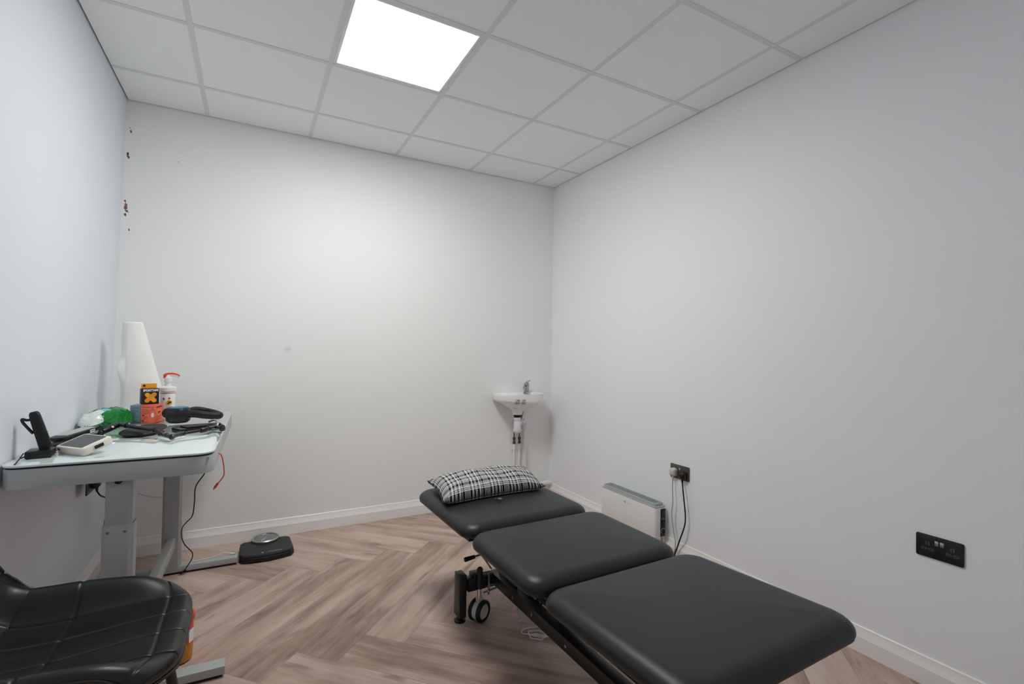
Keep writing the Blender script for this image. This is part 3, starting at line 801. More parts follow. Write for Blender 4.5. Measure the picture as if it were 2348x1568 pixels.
k0 = pB+Vector((-.004, .006, .018)); b = B().cyl(pB, k0, .005); b.box(k0, (.022, .008, .015), Matrix.Rotation(.5, 4, 'Z'), bev=.003); b.box(k0+Vector((0, 0, .006)), (.010, .008, .010), bev=.003); b.obj('wing_knob', 'black', am, world=True)
b = B().ball(pC, .012); d = (pD-pC).normalized(); b.cyl(pC, pC+d*.05, .011); b.cyl(pC+d*.04, pD, .0082); b.cyl(pD-d*.03, pD+d*.004, .0115, bev=.002); b.obj('first_tube', 'black', am, world=True)
b = B().box(pC+(pD-pC)*.55+Vector((.0, -.0, .0085)), (.022, .004, .0006), Matrix.Rotation(math.atan2((pD-pC).y, (pD-pC).x), 4, 'Z')); b.obj('printed_mark', 'ink_white', am, world=True)
b = B().ball(pE, .0105); b.cyl(pD, pE, .008); b.cyl(pE, pF, .0095, bev=.003); b.ball(pF, .0125); b.ball((pE+pF)/2+Vector((.004, -.010, .003)), .010); b.cyl(pF, pG, .009); b.ball(pG, .011); b.obj('elbow_joint', 'black_gloss', am, world=True)
b = B().cyl(pF+Vector((.006, -.010, .004)), pF+Vector((.007, -.013, .005)), .004, n=14); b.obj('bolt', 'chrome', am, world=True)
d = (pHh-pG).normalized(); b = B().cyl(pG, pHh, .0065); b.cyl(pHh-d*.022, pHh+d*.003, .0115, bev=.002); b.cyl(pG, pG+d*.02, .0095, bev=.002); b.obj('second_tube', 'black', am, world=True)
b = B().cyl(pHh, pI, .0095, bev=.003); b.ball(pHh+(pI-pHh)*.35+Vector((.002, -.006, .002)), .012); b.ball(pI, .012); b.cyl(pI, pJ, .008); b.obj('end_joint', 'black_gloss', am, world=True)
b = B().lathe([(0, -.007), (.014, -.006), (.016, 0), (.014, .006), (0, .007)], pJ+Vector((.002, 0, 0)), axis=(.8, -.5, .2), n=10); b.obj('knob', 'black', am, world=True)
b = B().tube([pI, pI+Vector((.010, .012, .012)), pI+Vector((-.004, .06, .024)), pI+Vector((-.03, .10, .012))], .005); b.obj('clip_lever', 'steel', am, world=True)

# oval pad and flat case under the arm
ov = thing('oval_pad', (.268, -.905, DT), math.radians(-18), 'black oval domed pad under the jointed arm', 'pad')
B().ball((0, 0, .017), 1, (.078, .118, .013), Matrix.Rotation(math.radians(3), 4, 'X'), n=20).obj('dome', 'black_soft', ov)
b = B(); b.lathe([(.0, .0), (.9, .0), (1.0, .0), (1.0, .006), (.9, .006)], n=48, cap=False); b.bm.transform(Matrix.Translation((0, -.012, .002)) @ Matrix.Diagonal((.066, .090, 1, 1))); b.obj('base', 'black', ov)
ca = thing('flat_case', (.475, -.905, DT), 0, 'flat black case with a pointed end near the right desk edge', 'case')
poly = [(-.105, .010), (-.085, .040), (.070, .062), (.096, .055), (.100, .020), (.060, -.015), (-.062, -.070)]
B().prism(poly, .001, .020, bev=.005).obj('body', 'black', ca)
B().prism([(x*.8+.01, y*.8+.003) for x, y in poly], .020, .027, bev=.003).obj('lid', 'black_soft', ca)

# pouches, card reader, boxed screen, cordless handset
pc = thing('pouch', (.060, -1.120, DT), math.radians(78), 'lower black soft pouch under the black reader', 'pouch', None)
B().ball((0, 0, .0065), 1, (.105, .034, .0062)).obj('soft_body', 'black_soft', pc)
pc2 = thing('pouch', (.064, -1.105, DT+.0135), math.radians(80), 'upper black soft pouch directly beneath the black reader', 'pouch')
B().ball((0, 0, .0075), 1, (.105, .034, .0072)).obj('soft_body', 'black_soft', pc2)
cd = thing('card_reader', (.066, -1.055, DT+.0285), math.radians(72), 'slim black reader with a pale grey top, on two pouches', 'card reader')
rot = Matrix.Rotation(math.radians(-2.5), 4, 'Y')
b = B(); b.prism(rrect(0, 0, .215, .056, (.012, .012, .024, .024), 6), .0, .016, bev=.003); b.bm.transform(rot); b.obj('body', 'black', cd)
b = B(); b.box((.012, .002, .0168), (.165, .044, .0022), bev=.0008); b.bm.transform(rot); b.obj('top_plate', 'grey_plastic', cd)
b = B(); b.box((.062, -.0285, .008), (.030, .0012, .011)); b.bm.transform(rot); sk = b.obj('sticker', 'film_white', cd, label='small white and blue sticker')
b = B(); b.box((.062, -.0294, .009), (.022, .0006, .003)); b.bm.transform(rot); b.obj('sticker_print', 'ring_blue', sk)

A = Vector((.066, -1.272, .8925)); ux = Vector((.696, -.718, 0)); uy = Vector((.046, .085, .030))
fx = frame3(A, ux, uy)
sd = thing('screen_unit', (A.x+.07, A.y, DT), 0, 'boxy handheld screen in an ivory case, propped at the desk front', 'device')
def infx(b, name, m, par, **k): b.bm.transform(fx); return b.obj(name, m, par, world=True, **k)
b = B(); b.prism(rrect(.072, .050, .146, .104, .012, 6), -.0290, .0, bev=.005, seg=3); bd = infx(b, 'case', 'ivory', sd)
infx(B().prism(rrect(.070, .051, .118, .086, .003, 3), -.0005, .0009), 'screen', 'screen', sd)
infx(B().prism(rrect(.1458, -.010, .006, .03, .002, 3), -.019, -.008, mtx=Matrix.Translation((0, .062, 0))), 'port', 'black', bd)
infx(B().box((.020, -.002, -.010), (.012, .003, .006), bev=.001), 'slot', 'black', bd)
infx(B().box((.030, .020, .0012), (.026, .0006, .0004), Matrix.Rotation(.15, 4, 'Z')), 'scratch', 'ink_grey', sd)

hs = thing('charging_dock', (.043, -1.315, DT), math.radians(8), 'black charging dock at the front left of the desk', 'charging dock')
b = B(); b.prism([(-.038, -.034), (.030, -.034), (.034, .030), (-.035, .034)], .001, .027, bev=.004); b.obj('body', 'black', hs)
B().box((-.029, -.0345, .010), (.008, .006, .018)).obj('cable_notch', 'black_soft', hs)
B().tube([(-.038, -.020, .010), (-.046, -.030, .006), (-.048, -.034, .008), (-.044, -.010, .018), (-.047, -.08, .004), (-.047, -.12, .003)], .0018).obj('cable', 'black_soft', hs)
hh = thing('handset', (.052, -1.305, DT+.0275), math.radians(8), 'black handset with a belt clip standing in the charging dock', 'handset')
tl = Matrix.Rotation(math.radians(-15), 4, 'Y')
b = B()
rg = []
for k, (z, wx, wy) in enumerate([(0, .034, .030), (.02, .034, .030), (.09, .032, .028), (.118, .030, .027), (.130, .027, .024), (.136, .018, .016)]):
    rg.append([Vector((x, y, z)) for x, y in rrect(0, 0, wx, wy, min(wx, wy)*.34, 5)])
b.loops(rg); b.bm.transform(tl); b.obj('body', 'black_soft', hh)
b = B().tube([(-.014, -.004, .112), (-.022, -.006, .113), (-.032, -.006, .120), (-.033, -.006, .108), (-.026, -.006, .085), (-.018, -.005, .062)], .0045, n=10)
b.bm.transform(tl); b.obj('belt_clip', 'black', hh)
b = B()
for q in range(6): b.box((.0165, -.004, .012+q*.009), (.003, .018, .004), bev=.001)
b.bm.transform(tl); b.obj('side_ribs', 'black', hh)

# ------------------------------------------------------------------ chair
ch = thing('bucket_chair', (.291, -1.920, 0), 0, 'black quilted leather bucket chair in front of the desk', 'chair')
HWc = .270
def cr_path(P, t):
    n = len(P)-1; x = min(max(t, 0), .99999)*n; i = int(x); k = x-i
    p0, p1, p2, p3 = [Vector(P[min(max(j, 0), n)]) for j in (i-1, i, i+1, i+2)]
    return .5*((2*p1)+(-p0+p2)*k+(2*p0-5*p1+4*p2-p3)*k*k+(-p0+3*p1-3*p2+p3)*k**3)
SEAT_C = [(.250, .435), (.250, .463), (.225, .478), (.12, .472), (-.02, .460), (-.12, .458), (-.185, .468)]
SEAT_E = [(.250, .432), (.248, .455), (.222, .482), (.12, .524), (-.02, .541), (-.11, .543), (-.160, .544)]
BACK_C = [(-.185, .468), (-.212, .488), (-.234, .53), (-.248, .61), (-.256, .70), (-.262, .80)]
BACK_E = [(-.160, .544), (-.192, .560), (-.224, .594), (-.250, .648), (-.264, .71), (-.270, .775)]
def wrap(u):
    k = min(1, max(0, (abs(u)-.56)/.34)); return k*k*(3-2*k)*.85+.15*min(1, abs(u))
def grooves(u, t, lines):
    g = 0
    for uc in (-.60, -.20, .20, .60): g += .0035*math.exp(-((u-uc)/.010)**2)
    for c in lines: g += .0035*math.exp(-((t-c)/.008)**2)
    return g
def seat_pt(u, s_):
    au = abs(u); R_ = .16; e = wrap(u)
    c = cr_path(SEAT_C, s_); d = cr_path(SEAT_E, s_); x, z = c*(1-e)+d*e
    over = max(0, (au*HWc-(HWc-R_))/R_)
    pull = R_*(1-math.sqrt(max(0, 1-over*over)))
    x -= pull*max(0, 1-s_/.55)*.95
    z += .014*max(0, over)*max(0, 1-s_/.3)
    z += .004*(math.cos(u*PI/.40)*.5+.5)*(1 if au < .6 else 0)*min(1, s_*4)-grooves(u, s_, (.40, .70))
    z -= .016*max(0, (au-.90)/.10)**2
    return Vector((x, u*HWc, z))
def back_pt(u, q):
    au = abs(u); e = wrap(u)
    c = cr_path(BACK_C, q); d = cr_path(BACK_E, q); x, z = c*(1-e)+d*e
    z -= .05*max(0, (q-.6)/.4)*au**3
    yy = u*HWc*(1-.20*max(0, q-.25)**1.3)
    x -= grooves(u, q, (.40, .75))
    if q < .25: z -= .016*max(0, (au-.90)/.10)**2*(1-q/.25)
    return Vector((x, yy, z))
def flip_safe(f, nu, nv, name, th):
    b = B(); b.grid(lambda a, c: f(2*a-1, c), nu, nv)
    for fc in b.bm.faces: fc.normal_update()
    # normals towards the sitter
    return b
b = flip_safe(seat_pt, 220, 180, 'seat', .03)
bmesh.ops.recalc_face_normals(b.bm, faces=b.bm.faces)
if sum(f.normal.z for f in b.bm.faces) < 0: bmesh.ops.reverse_faces(b.bm, faces=b.bm.faces)
b.obj('seat', 'leather', ch, solid=.030, fixn=False, angle=70)
b = flip_safe(back_pt, 220, 140, 'backrest', .03)
bmesh.ops.recalc_face_normals(b.bm, faces=b.bm.faces)
if sum(f.normal.x for f in b.bm.faces) < 0: bmesh.ops.reverse_faces(b.bm, faces=b.bm.faces)
b.obj('backrest', 'leather', ch, solid=.022, fixn=False, angle=70)
pts = [seat_pt(1, 1-i/40) for i in range(41)]+[seat_pt(1-i/30, 0) for i in range(1, 60)]+[seat_pt(-1, i/40) for i in range(41)]
pts = [Vector(p)+Vector((0, 0, -.004)) for p in pts]
B().tube(pts, .0042, n=8, sub=1).obj('seat_piping', 'piping', ch)
pts = [back_pt(1, i/40) for i in range(41)]+[back_pt(1-i/30, 1) for i in range(1, 60)]+[back_pt(-1, 1-i/40) for i in range(41)]
B().tube(pts, .0042, n=8, sub=1).obj('back_piping', 'piping', ch)
b = B()
for u in (-.62, -.22, .22, .62):
    pass
B().box((.02, 0, .400), (.22, .22, .03), bev=.006).obj('mounting_plate', 'frame_black', ch)
for sx in (-1, 1):
    for sy in (-1, 1):
        b = B().tube([(.02+sx*.09, sy*.09, .395), (.02+sx*.15, sy*.145, .36), (.02+sx*.205, sy*.195, .02), (.02+sx*.206, sy*.196, .006)], lambda s_: .017-.005*s_, n=14)
        lg = b.obj('leg', 'frame_black', ch)
        B().cyl((.02+sx*.206, sy*.196, 0), (.02+sx*.206, sy*.196, .008), .013).obj('foot_tip', 'black_soft', lg)

# ------------------------------------------------------------------ orange tub behind the chair
ot = thing('orange_tub', (.452, -1.250, 0), 0, 'orange and red tub on the floor, mostly hidden behind the chair', 'tub')
B().lathe([(0, 0), (.040, 0), (.050, .008), (.052, .04), (.052, .072)], n=40).obj('lower_body', 'amber', ot)
B().lathe([(.052, .070), (.0525, .075), (.052, .135), (.046, .150), (.044, .152), (0, .152)], n=40).obj('label_wrap', 'red', ot)
B().prism(rrect(0, 0, .03, .05, .003, 3), 0, .0008, mtx=frame3((.425+.0515*.9-.425+0, -.0515*.45, .100), (.45, .9, 0), (0, .0, 1))).obj('white_patch', 'ink_white', ot)
B().lathe([(.0, .150), (.050, .150), (.056, .158), (.056, .180), (.050, .186), (0, .186)], n=40).obj('lid', 'red', ot)

# ------------------------------------------------------------------ bathroom scales
bs = thing('bathroom_scale', (.793, -.295, 0), math.radians(2), 'black bathroom scale with a round dial by the back skirting', 'bathroom scale')
def scale_outline(k=1.):
    P = [(-.142, .098), (-.120, .122), (.120, .122), (.142, .098)]
    P += [(.146, -.075), (.128, -.104)]
    for i in range(1, 10):
        a = i/10; P.append((.128-.256*a, -.104-.022*math.sin(a*PI)))
    P += [(-.128, -.104), (-.146, -.075)]
    return [(x*k, y*k) for x, y in P]
B().prism(scale_outline(1.), .004, .030, bev=.005, seg=3).obj('base', 'black_soft', bs)
B().prism(scale_outline(.975), .030, .048, bev=.005, seg=3).obj('platform', mat('scale_mat', (.030, .032, .032), .75, bump=.5, bscale=700), bs, label='matt charcoal platform')
dl = B().lathe([(.062, .046), (.076, .046), (.080, .052), (.080, .062), (.074, .067), (.068, .066), (.066, .060)], (0, .105, 0), n=56, cap=False).obj('dial_rim', 'steel', bs)
B().lathe([(0, .0625), (.067, .0625), (.067, .058)], (0, .105, 0), n=48).obj('dial_face', 'dial', dl)
B().box((-.012, .078, .0632), (.0022, .050, .001), Matrix.Rotation(-.55, 4, 'Z')).obj('needle', 'ink_white', dl)
b = B()
for q in range(36):
    a = q/36*2*PI; b.box((.057*math.cos(a), .105+.057*math.sin(a), .0628), (.007 if q % 3 == 0 else .004, .0007, .0004), a)
b.obj('dial_ticks', 'ink_grey', dl)
wl = MW[bs] @ Matrix.Translation((.012, -.097, .0485))
marks(word(-.008, 0, .075, .0045), wl, 'ink_white', bs)
b = B().lathe([(.0035, 0), (.0055, 0), (.0055, .0004), (.0035, .0004)], (-.026, -.097, .0483), n=24, cap=False); b.obj('emblem', 'ink_white', bs)

# ------------------------------------------------------------------ wash basin
wb = thing('wash_basin', (2.662, 0, .70), 0, 'small white wall-hung corner basin with a chrome tap on the back wall', 'wash basin')
def dshape(sx, sy, n=48, cx=0., cy=0.):
    """D outline against the wall: half-ellipse, x half-width sx, depth sy"""
    out = []
    for i in range(n):
        a = 2*PI*i/n; ca, sa = math.cos(a), math.sin(a)
        x = sx*ca; y = -sy*(1-sa)/2 if False else None
        if sa <= 0: y = -sy*.18+sy*.82*sa
        else: y = -sy*.18+sy*.18*(sa**.35)
        x = sx*(abs(ca)**(.80 if sa <= 0 else .42))*(1 if ca > 0 else -1)
        out.append((x+cx, y+cy))
    return out
def morph(a, c, k): return [(p[0]*(1-k)+q[0]*k, p[1]*(1-k)+q[1]*k) for p, q in zip(a, c)]
def morph_side(a, c, k):
    out = []
    for p, q in zip(a, c):
        w = min(1, max(0, .5+p[0]/.30)); kk = k**(1+1.3*w); out.append((p[0]*(1-kk)+q[0]*kk, p[1]*(1-kk)+q[1]*kk))
    return out
outer = dshape(.220, .262); circ = [(-.038+.040*math.cos(2*PI*i/48), -.125+.040*math.sin(2*PI*i/48)) for i in range(48)]
rings = []
for z, k in ((.738, 1.0), (.765, .985), (.782, .86), (.800, .66), (.820, .42), (.838, .20), (.850, .05), (.858, .01), (.895, 0.), (.905, .004), (.909, .02)):
    rings.append([Vector((x, y, z)) for x, y in morph_side(outer, circ, k)])
inner = dshape(.150, .165, cx=-.025, cy=-.055)
for z, k in ((.9085, .25), (.905, .8), (.895, 1.0)):
    rings.append([Vector((x, y, z)) for x, y in morph(morph(outer, circ, .02), inner, k)])
drain = [(-.038+.020*math.cos(2*PI*i/48), -.125+.020*math.sin(2*PI*i/48)) for i in range(48)]
for z, k in ((.865, .10), (.835, .30), (.815, .65), (.808, .92)):
    rings.append([Vector((x, y, z)) for x, y in morph(inner, drain, k)])
b = B(); b.loops([[p-Vector((0, 0, .70)) for p in r] for r in rings]); bowl = b.obj('bowl', 'ceramic', wb, angle=60)
Zb = lambda z: z-.70
tp = B().lathe([(.027, Zb(.909)), (.027, Zb(.918)), (.022, Zb(.921)), (.0205, Zb(.958)), (.023, Zb(.963)), (.022, Zb(.985)), (.012, Zb(.992)), (0, Zb(.993))], (.082, -.060, 0), n=32).obj('tap', 'chrome', wb)
B().tube([(.082, -.064, Zb(.938)), (.064, -.076, Zb(.950)), (.044, -.092, Zb(.956)), (.034, -.100, Zb(.946))], lambda s_: .013-.002*s_, n=16).obj('spout', 'chrome', tp)
B().tube([(.060, -.074, Zb(.968)), (.070, -.068, Zb(.985)), (.088, -.060, Zb(.998)), (.122, -.052, Zb(1.008))], lambda s_: .013-.009*s_, n=12).obj('lever', 'chrome', tp)
B().lathe([(.0, 0), (.011, 0), (.013, .002), (.013, .005), (.010, .006), (0, .0065)], (-.075, -.062, Zb(.875)), n=24, axis=(0, -1, .25)).obj('overflow_cap', 'chrome', wb)
B().lathe([(0, 0), (.016, 0), (.018, .003), (0, .004)], (-.038, -.125, Zb(.808)), n=24).obj('drain_cap', 'chrome', wb)
from mathutils.bvhtree import BVHTree
bvh = BVHTree.FromPolygons([MW[wb] @ v.co for v in bowl.data.vertices], [p.vertices[:] for p in bowl.data.polygons])
def wrapped(rects, off, name, m, par, **kw):
    """thin print that follows the bowl's front: rects of (x, z, width, height)"""
    b = B()
    for x, z, w_, h_ in rects:
        def f(u, v):
            px, pz = x+(u-.5)*w_, z+(v-.5)*h_
            hit, nrm, _, _ = bvh.ray_cast(Vector((px, -1, pz)), Vector((0, 1, 0)))
            if hit is None: hit, nrm = Vector((px, -.2, pz)), Vector((0, -1, 0))
            if nrm.y > 0: nrm = -nrm
            return hit+nrm*off
        b.grid(f, 12, 12)
    return b.obj(name, m, par, world=True, **kw)
for x0, txt in ((2.562, 'CE'), (2.607, 'O')):
    st = wrapped([(x0, .854, .036, .040)], .0008, 'sticker', 'sticker', wb, label='cream printed sticker')
    hit, nrm, _, _ = bvh.ray_cast(Vector((x0, -1, .866)), Vector((0, 1, 0)))
    if nrm.y > 0: nrm = -nrm
    lettering(txt, .013, frame3(hit+nrm*.0016, Vector((0, 0, 1)).cross(nrm), (0, 0, 1)), 'ink_black', st, bold=.0004)
    wrapped([(x, z, w_, .0016) for x, z, w_, _ in lines_of_print(x0-.014, .854, .028, 4, .0055, .0016, rn)], .0014, 'printed_text', 'ink_grey', st)
wrapped([(2.578, .797, .026, .003)], .0006, 'maker_mark', 'ink_grey', wb)

# waste pipe, supply pipes
wp = thing('waste_pipe', (2.624, -.125, 0), 0, 'white plastic waste trap and pipe running down under the basin', 'pipe')
b = B().lathe([(.030, .715), (.030, .733)], (0, 0, 0), n=32); b.obj('outlet_nut', 'black_soft', wp, label='black washer ring')
b = B().lathe([(.028, .690), (.029, .692), (.029, .712), (.028, .714)], n=32)
b.lathe([(.024, .690), (.028, .675), (.030, .640), (.030, .625)], n=32, cap=False)
b.lathe([(.033, .624), (.034, .626), (.034, .604), (.033, .602), (.030, .596), (.022, .586), (0, .585)][::-1], n=32)
b.obj('trap', 'pipe', wp)
b = B().tube([(.015, .01, .655), (.045, .03, .662), (.075, .045, .667)], .020, n=20); b.cyl((.050, .032, .662), (.070, .043, .667), .026, n=12, bev=.002)
b.tube([(.075, .045, .667), (.105, .068, .668), (.118, .080, .655), (.120, .083, .620)], .0215, n=20); b.lathe([(.0235, .0), (.0235, .03)], (.120, .083, .600), n=24)
b.obj('elbow', 'pipe', wp)
b = B().tube([(.120, .083, .625), (.120, .083, .30), (.120, .083, .145), (.128, .083, .128), (.15, .083, .118), (.26, .083, .115), (.384, .083, .115)], .0175, n=20, sub=4)
b.obj('down_pipe', 'pipe', wp)
B().cyl((.300, .083, .115), (.386, .083, .115), .0225, n=24, bev=.002).obj('end_socket', 'pipe', wp)
for k, xx in enumerate((2.655, 2.706)):
    sp = thing('supply_pipe', (xx, -.020, 0), 0, ('left' if k == 0 else 'right')+' of the two thin white water supply pipes under the basin', 'pipe', 'water supply pipes under the basin')
    B().cyl((0, 0, .0), (0, 0, .475), .0078, n=16).obj('tube', 'trim', sp)
    b = B().cyl((0, 0, .475), (0, 0, .492), .0125, n=6); b.cyl((0, 0, .492), (0, 0, .510), .009, n=16); b.cyl((0, 0, .510), (0, 0, .530), .0125, n=6); b.obj('valve', 'copper', sp)
    x2 = 2.735-xx+(.010 if k else -.012)
    b = B().tube([(0, 0, .530), (0, 0, .58), (x2*.35, .008, .66), (x2*.8, .008, .73), (x2, .002, .79)], .0055, n=12)
    b.obj('flexible_hose', 'braid', sp)
    b = B().lathe([(.0078, 0), (.011, 0), (.011, .014), (.0078, .014)], (0, 0, .425), n=20, cap=False); b.box((-.006, .010, .432), (.016, .016, .012), bev=.002); b.obj('pipe_clip', 'white_plastic', sp)

# ------------------------------------------------------------------ heater
ht = thing('convector_heater', (2.966, -1.118, 0), 0, 'white convector heater with a grey slatted top by the right wall', 'heater')
HX0, HX1, HY0, HY1, HZ = -.046, .040, -.262, .262, .298      # local extents
b = B(); b.prism(rrect((HX0+HX1)/2, 0, HX1-HX0, HY1-HY0, (.006, .006, .012, .016), 6), .030, HZ, bev=.0015); b.obj('body', 'white_plastic', ht, angle=50)
b = B(); b.prism(rrect((HX0+HX1)/2, 0, HX1-HX0+.003, HY1-HY0+.004, .014, 6), HZ, HZ+.007, bev=.002)
oo = rrect(-.003, 0, .074, .502, .012, 6); ii = rrect(-.003, 0, .058, .486, .008, 6)
b.loops([[(x, y, HZ+.006) for x, y in oo], [(x*1, y*1, HZ+.021) for x, y in oo], [(x*.97-.0001, y*.995, HZ+.024) for x, y in oo], [(x, y, HZ+.024) for x, y in ii], [(x, y, HZ+.008) for x, y in ii]], True, False)
b.obj('top_frame', 'grey_plastic', ht, angle=50)
b = B().box((-.003, 0, HZ+.010), (.058, .486, .004)); b.obj('grille_base', 'black_soft', ht)
b = B()
for q in range(34):
    y = -.235+q*.01424; b.box((-.003, y, HZ+.0215), (.058, .0062, .003), bev=.0008, seg=1)
b.obj('grille', 'grey_plastic', ht)
S = frame3((2.966+.017, -1.118+HY0-.0002, .202), (1, 0, 0), (0, 0, 1))
def onS(bb, name, m, par=None, **k): bb.bm.transform(S); return bb.obj(name, m, par or ht, world=True, **k)
pn = onS(B().prism(rrect(0, 0, .040, .172, .004, 4), -.001, .0025, bev=.0008), 'control_panel', 'black')
onS(B().box((0, .062, .003), (.026, .020, .003), bev=.001), 'switch', 'black_gloss', pn)
for y in (.003, -.052):
    onS(B().lathe([(.0, .012), (.0105, .011), (.0125, .003), (.0125, 0)], (0, y, .001), n=24).box((0, y, .013), (.004, .020, .004), bev=.001), 'knob', 'black_gloss', pn)
b = B().tube([(.0165*math.cos(a), -.052+.0165*math.sin(a), .0028) for a in [math.radians(-50+q*14) for q in range(21)]], .0009, n=6, sub=1)
b.tube([(.014*math.cos(a), .012+.014*math.sin(a), .0028) for a in [math.radians(30+q*12) for q in range(11)]], .0008, n=6, sub=1)
onS(b, 'scale_arc', 'ink_white', pn)
marks([(-.014, -.073, .003, .002), (.013, -.073, .002, .002)], S @ Matrix.Translation((0, 0, .0025)), 'ink_white', pn, name='scale_mark')
st = onS(B().box((-.005, -.105, .0005), (.026, .030, .0006)), 'rating_label', 'sticker', ht)
marks(lines_of_print(-.017, -.094, .022, 6, .0045, .0012, rn), S @ Matrix.Translation((0, 0, .0009)), 'ink_black', st)
Fh = frame3((2.966+HX0-.0003, -1.10, .262), (0, -1, 0), (0, 0, 1))
b = B().lathe([(.0055, 0), (.0075, 0), (.0075, .0005), (.0055, .0005)], n=24, cap=False); b.box((0, 0, .0003), (.0035, .008, .0005), .6); b.bm.transform(Fh); b.obj('emblem', 'ink_grey', ht, world=True)
marks(word(.012, -.001, .022, .0026)+word(.036, -.002, .026, .0018), Fh, 'ink_grey', ht)
for y in (-.19, .19): B().box((-.003, y, .015), (.080, .045, .030), bev=.004).obj('foot', 'grey_plastic', ht)

# ------------------------------------------------------------------ sockets and plugs
def socket(name, yc, zc, m, label, pinned, side=1, x=XR, rockers=((-.007, 0), (.009, 0))):
    """double wall socket; local: x across to the viewer's right, y up"""
    ux = (0, -1, 0) if side == 1 else (0, 1, 0)
    t = thing(name, (x-.0005*side, yc, zc), 0, label, 'wall socket')
    F = frame3((x-.0*side, yc, zc), ux, (0, 0, 1))
    def on(bb, nm, mm, par=None, **k): bb.bm.transform(F); return bb.obj(nm, mm, par or t, world=True, **k)
    on(B().prism(rrect(0, 0, .147, .087, .006, 5), .0002, .0065, bev=.0018), 'plate', m)
    for dx, dz in rockers:
        on(B().box((dx, .018, .0078), (.0115, .0175, .005), Matrix.Rotation(-.13, 4, 'X'), bev=.001), 'rocker_switch', 'steel' if m != 'bronze' else 'chrome')
    for dx in pinned:
        b = B(); b.prism(rrect(dx, .010, .013, .014, .002, 3), .006, .0069)
        for q in (-1, 1): b.prism(rrect(dx+q*.0115, -.011, .016, .011, .004, 4), .006, .0069)
        b.box((dx, -.010, .0066), (.010, .003, .0006))
        on(b, 'pin_surround', 'pin_grey')
        b = B(); b.box((dx, .010, .0072), (.0045, .009, .0008))
        for q in (-1, 1): b.box((dx+q*.0115, -.011, .0072), (.008, .0042, .0008))
        on(b, 'pin_hole', 'ink_black')
    return t, F
socket('wall_socket', -2.748, .536, 'nickel_black', 'black double wall socket at the lower right, nothing plugged in', (-.036, .040))
t1, F1 = socket('wall_socket', -1.474, .534, 'bronze', 'bronze double wall socket above the heater with two plugs', (), rockers=((.003, 0),))
t2, F2 = socket('wall_socket', -.520, .575, 'nickel_black', 'dark wall socket under the desk on the left wall', (), side=-1, x=0., rockers=())

def plug(F, dx, dz, m, mc, label, cable, r=.0035, wall_gap=.0065):
    base = F @ Vector((dx, dz, wall_gap))
    t = thing('power_plug', base, 0, label, 'plug')
    rings = []
    prof = [(.0, 1.0), (.004, 1.0), (.016, .97), (.024, .86), (.029, .60), (.030, .3)]
    for z, k in prof:
        rings.append([Vector((x, y, z)) for x, y in rrect(0, 0, .046*k, .048*k, (.017*k, .017*k, .008*k, .008*k), 6)])
    b = B(); b.loops(rings); b.bm.transform(F @ Matrix.Translation((dx, dz, wall_gap+.0003))); b.obj('body', m, t, world=True)
    b = B().tube([(0, -.020, .014), (0, -.034, .015), (0, -.044, .015)], lambda s_: .0075-.0032*s_, n=12); b.bm.transform(F @ Matrix.Translation((dx, dz, wall_gap))); b.obj('strain_relief', m, t, world=True)
    st = F @ Vector((dx, dz-.040, wall_gap+.015))
    B().tube([st]+[Vector(p) for p in cable], r, n=10).obj('cable', mc, t, world=True)
    return t
# viewer's left is +y on the right wall: local x = -y
plug(F1, -.040, -.004, 'plug_white', 'cable_grey', 'off-white plug and grey cable in the left half of the bronze socket',
     [(3.000, -1.440, .42), (2.998, -1.446, .349), (2.998, -1.438, .267), (2.998, -1.456, .166), (2.994, -1.474, .110), (2.985, -1.474, .05), (2.970, -1.455, .006), (2.90, -1.43, .004)])
plug(F1, .036, -.010, 'black', 'black_soft', 'black plug and cable in the right half of the bronze socket',
     [(3.000, -1.522, .44), (2.998, -1.534, .374), (2.998, -1.544, .299), (2.998, -1.540, .233), (2.994, -1.505, .129), (2.985, -1.482, .05), (2.965, -1.48, .006), (2.85, -1.50, .0045), (2.6, -1.62, .0045), (2.35, -1.8, .0045), (2.1, -1.9, .0045)], r=.0042)
plug(F2, .030, -.006, 'black', 'black_soft', 'black plug in the socket under the desk, its flex bundled behind the column',
     [(.035, -.49, .505), (.040, -.42, .475), (.045, -.375, .455), (.055, -.33, .44), (.055, -.36, .40), (.045, -.40, .40), (.045, -.41, .43), (.050, -.35, .445), (.060, -.33, .38),
      (.045, -.39, .36), (.045, -.43, .36), (.045, -.44, .32), (.045, -.455, .275), (.045, -.39, .29), (.055, -.34, .29), (.060, -.37, .33), (.050, -.40, .37), (.050, -.36, .41), (.070, -.33, .42), (.10, -.33, .44)], r=.0035)

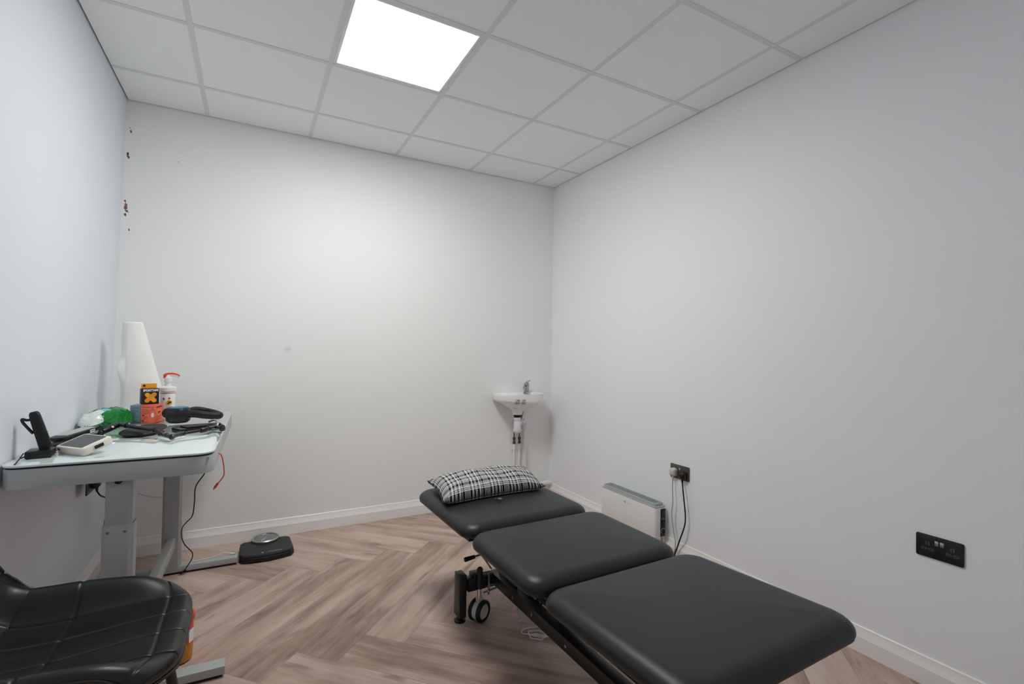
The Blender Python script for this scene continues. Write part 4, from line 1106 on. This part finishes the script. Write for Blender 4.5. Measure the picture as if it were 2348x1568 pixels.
# ------------------------------------------------------------------ loose cables and scraps
def cable(name, pts, r, m, label, end=None, cat='cable'):
    org = Vector(pts[0]); t = thing(name, org, 0, label, cat)
    B().tube(pts, r, n=8).obj('cord', m, t, world=True)
    if end:
        a, c, rr_, em = end
        d = (Vector(c)-Vector(a)).normalized()
        B().tube([a, c], rr_, n=10).obj('connector', em, t, world=True)
        B().tube([c, Vector(c)+d*.007], rr_*.7, n=8).obj('contact', 'steel', t, world=True)
    return t
cable('hanging_cable', [(.565, -1.20, .812), (.583, -1.205, .80), (.592, -1.205, .76), (.595, -1.205, .721), (.587, -1.205, .700), (.573, -1.205, .683)], .0022, 'red',
      'short orange-red cable hanging off the right side of the desk', ((.573, -1.205, .683), (.561, -1.205, .664), .0048, 'red'))
cable('hanging_cable', [(.515, -.89, .79), (.512, -.885, .72), (.504, -.88, .66), (.467, -.86, .593), (.46, -.82, .51), (.449, -.77, .43), (.418, -.70, .378), (.394, -.63, .328), (.386, -.55, .257), (.397, -.49, .192), (.424, -.44, .131), (.424, -.43, .094), (.403, -.41, .050), (.392, -.40, .030)], .0026, 'black_soft',
      'long thin black cable trailing from the desk to the floor', ((.394, -.392, .022), (.368, -.395, .006), .0055, 'black_soft'))
cable('white_cable', [(.365, -.372, .31), (.372, -.395, .29), (.376, -.40, .235), (.380, -.395, .175), (.396, -.38, .11), (.424, -.362, .055), (.450, -.345, .0455), (.500, -.340, .0455), (.530, -.335, .051), (.565, -.335, .062), (.595, -.335, .056), (.607, -.335, .051)], .0020, 'cable_white',
      'thin white charging cable resting on the far desk foot', ((.605, -.335, .0515), (.624, -.335, .0485), .0048, 'cable_white'))
cable('thin_wire', [(.160, -.33, .455), (.19, -.305, .432), (.235, -.300, .417), (.275, -.300, .412)], .0013, 'cable_grey', 'fine grey wire strung between the two desk columns')
rn = random.Random(21)
pts = [(1.90, -1.90, .003)]
for q in range(3):
    for k in range(8):
        a = k/8*2*PI+q*.2; R1 = (.062-.012*q, .030-.005*q)
        pts.append((1.855-.018*q+R1[0]*math.cos(a)*(1.2 if q == 0 else .7), -1.735-.022*q+R1[1]*math.sin(a)*1.1-.35*R1[0]*math.cos(a), .003+.003*q+.003*(k % 2)))
pts += [(1.875, -1.80, .006), (1.900, -1.86, .004), (1.935, -1.92, .003), (1.975, -1.93, .003), (2.000, -1.95, .012), (1.985, -2.00, .012), (1.955, -1.98, .004), (1.99, -1.90, .004), (2.05, -1.95, .003), (2.12, -2.1, .003)]
cable('coiled_cable', pts, .0022, 'cable_white', 'loosely coiled white cable on the floor beneath the couch', cat='cable')
b = B()
def bag(u, v):
    x = 1.800+.004*math.sin(9*v)+(.015+.085*(1-v)**1.1)*(u)+.010*noise.noise(Vector((u*4, v*4, 2)))
    y = -1.64-.03*u*(1-v)+.012*noise.noise(Vector((u*5, v*5, 9)))
    z = .004+.134*(1-v)
    return Vector((x, y, z))
b.grid(bag, 20, 24)
tag(b.obj('plastic_bag', 'poly', origin=(1.80, -1.64, .0), solid=.0006), 'thin translucent plastic bag hanging below the couch rail', 'bag')
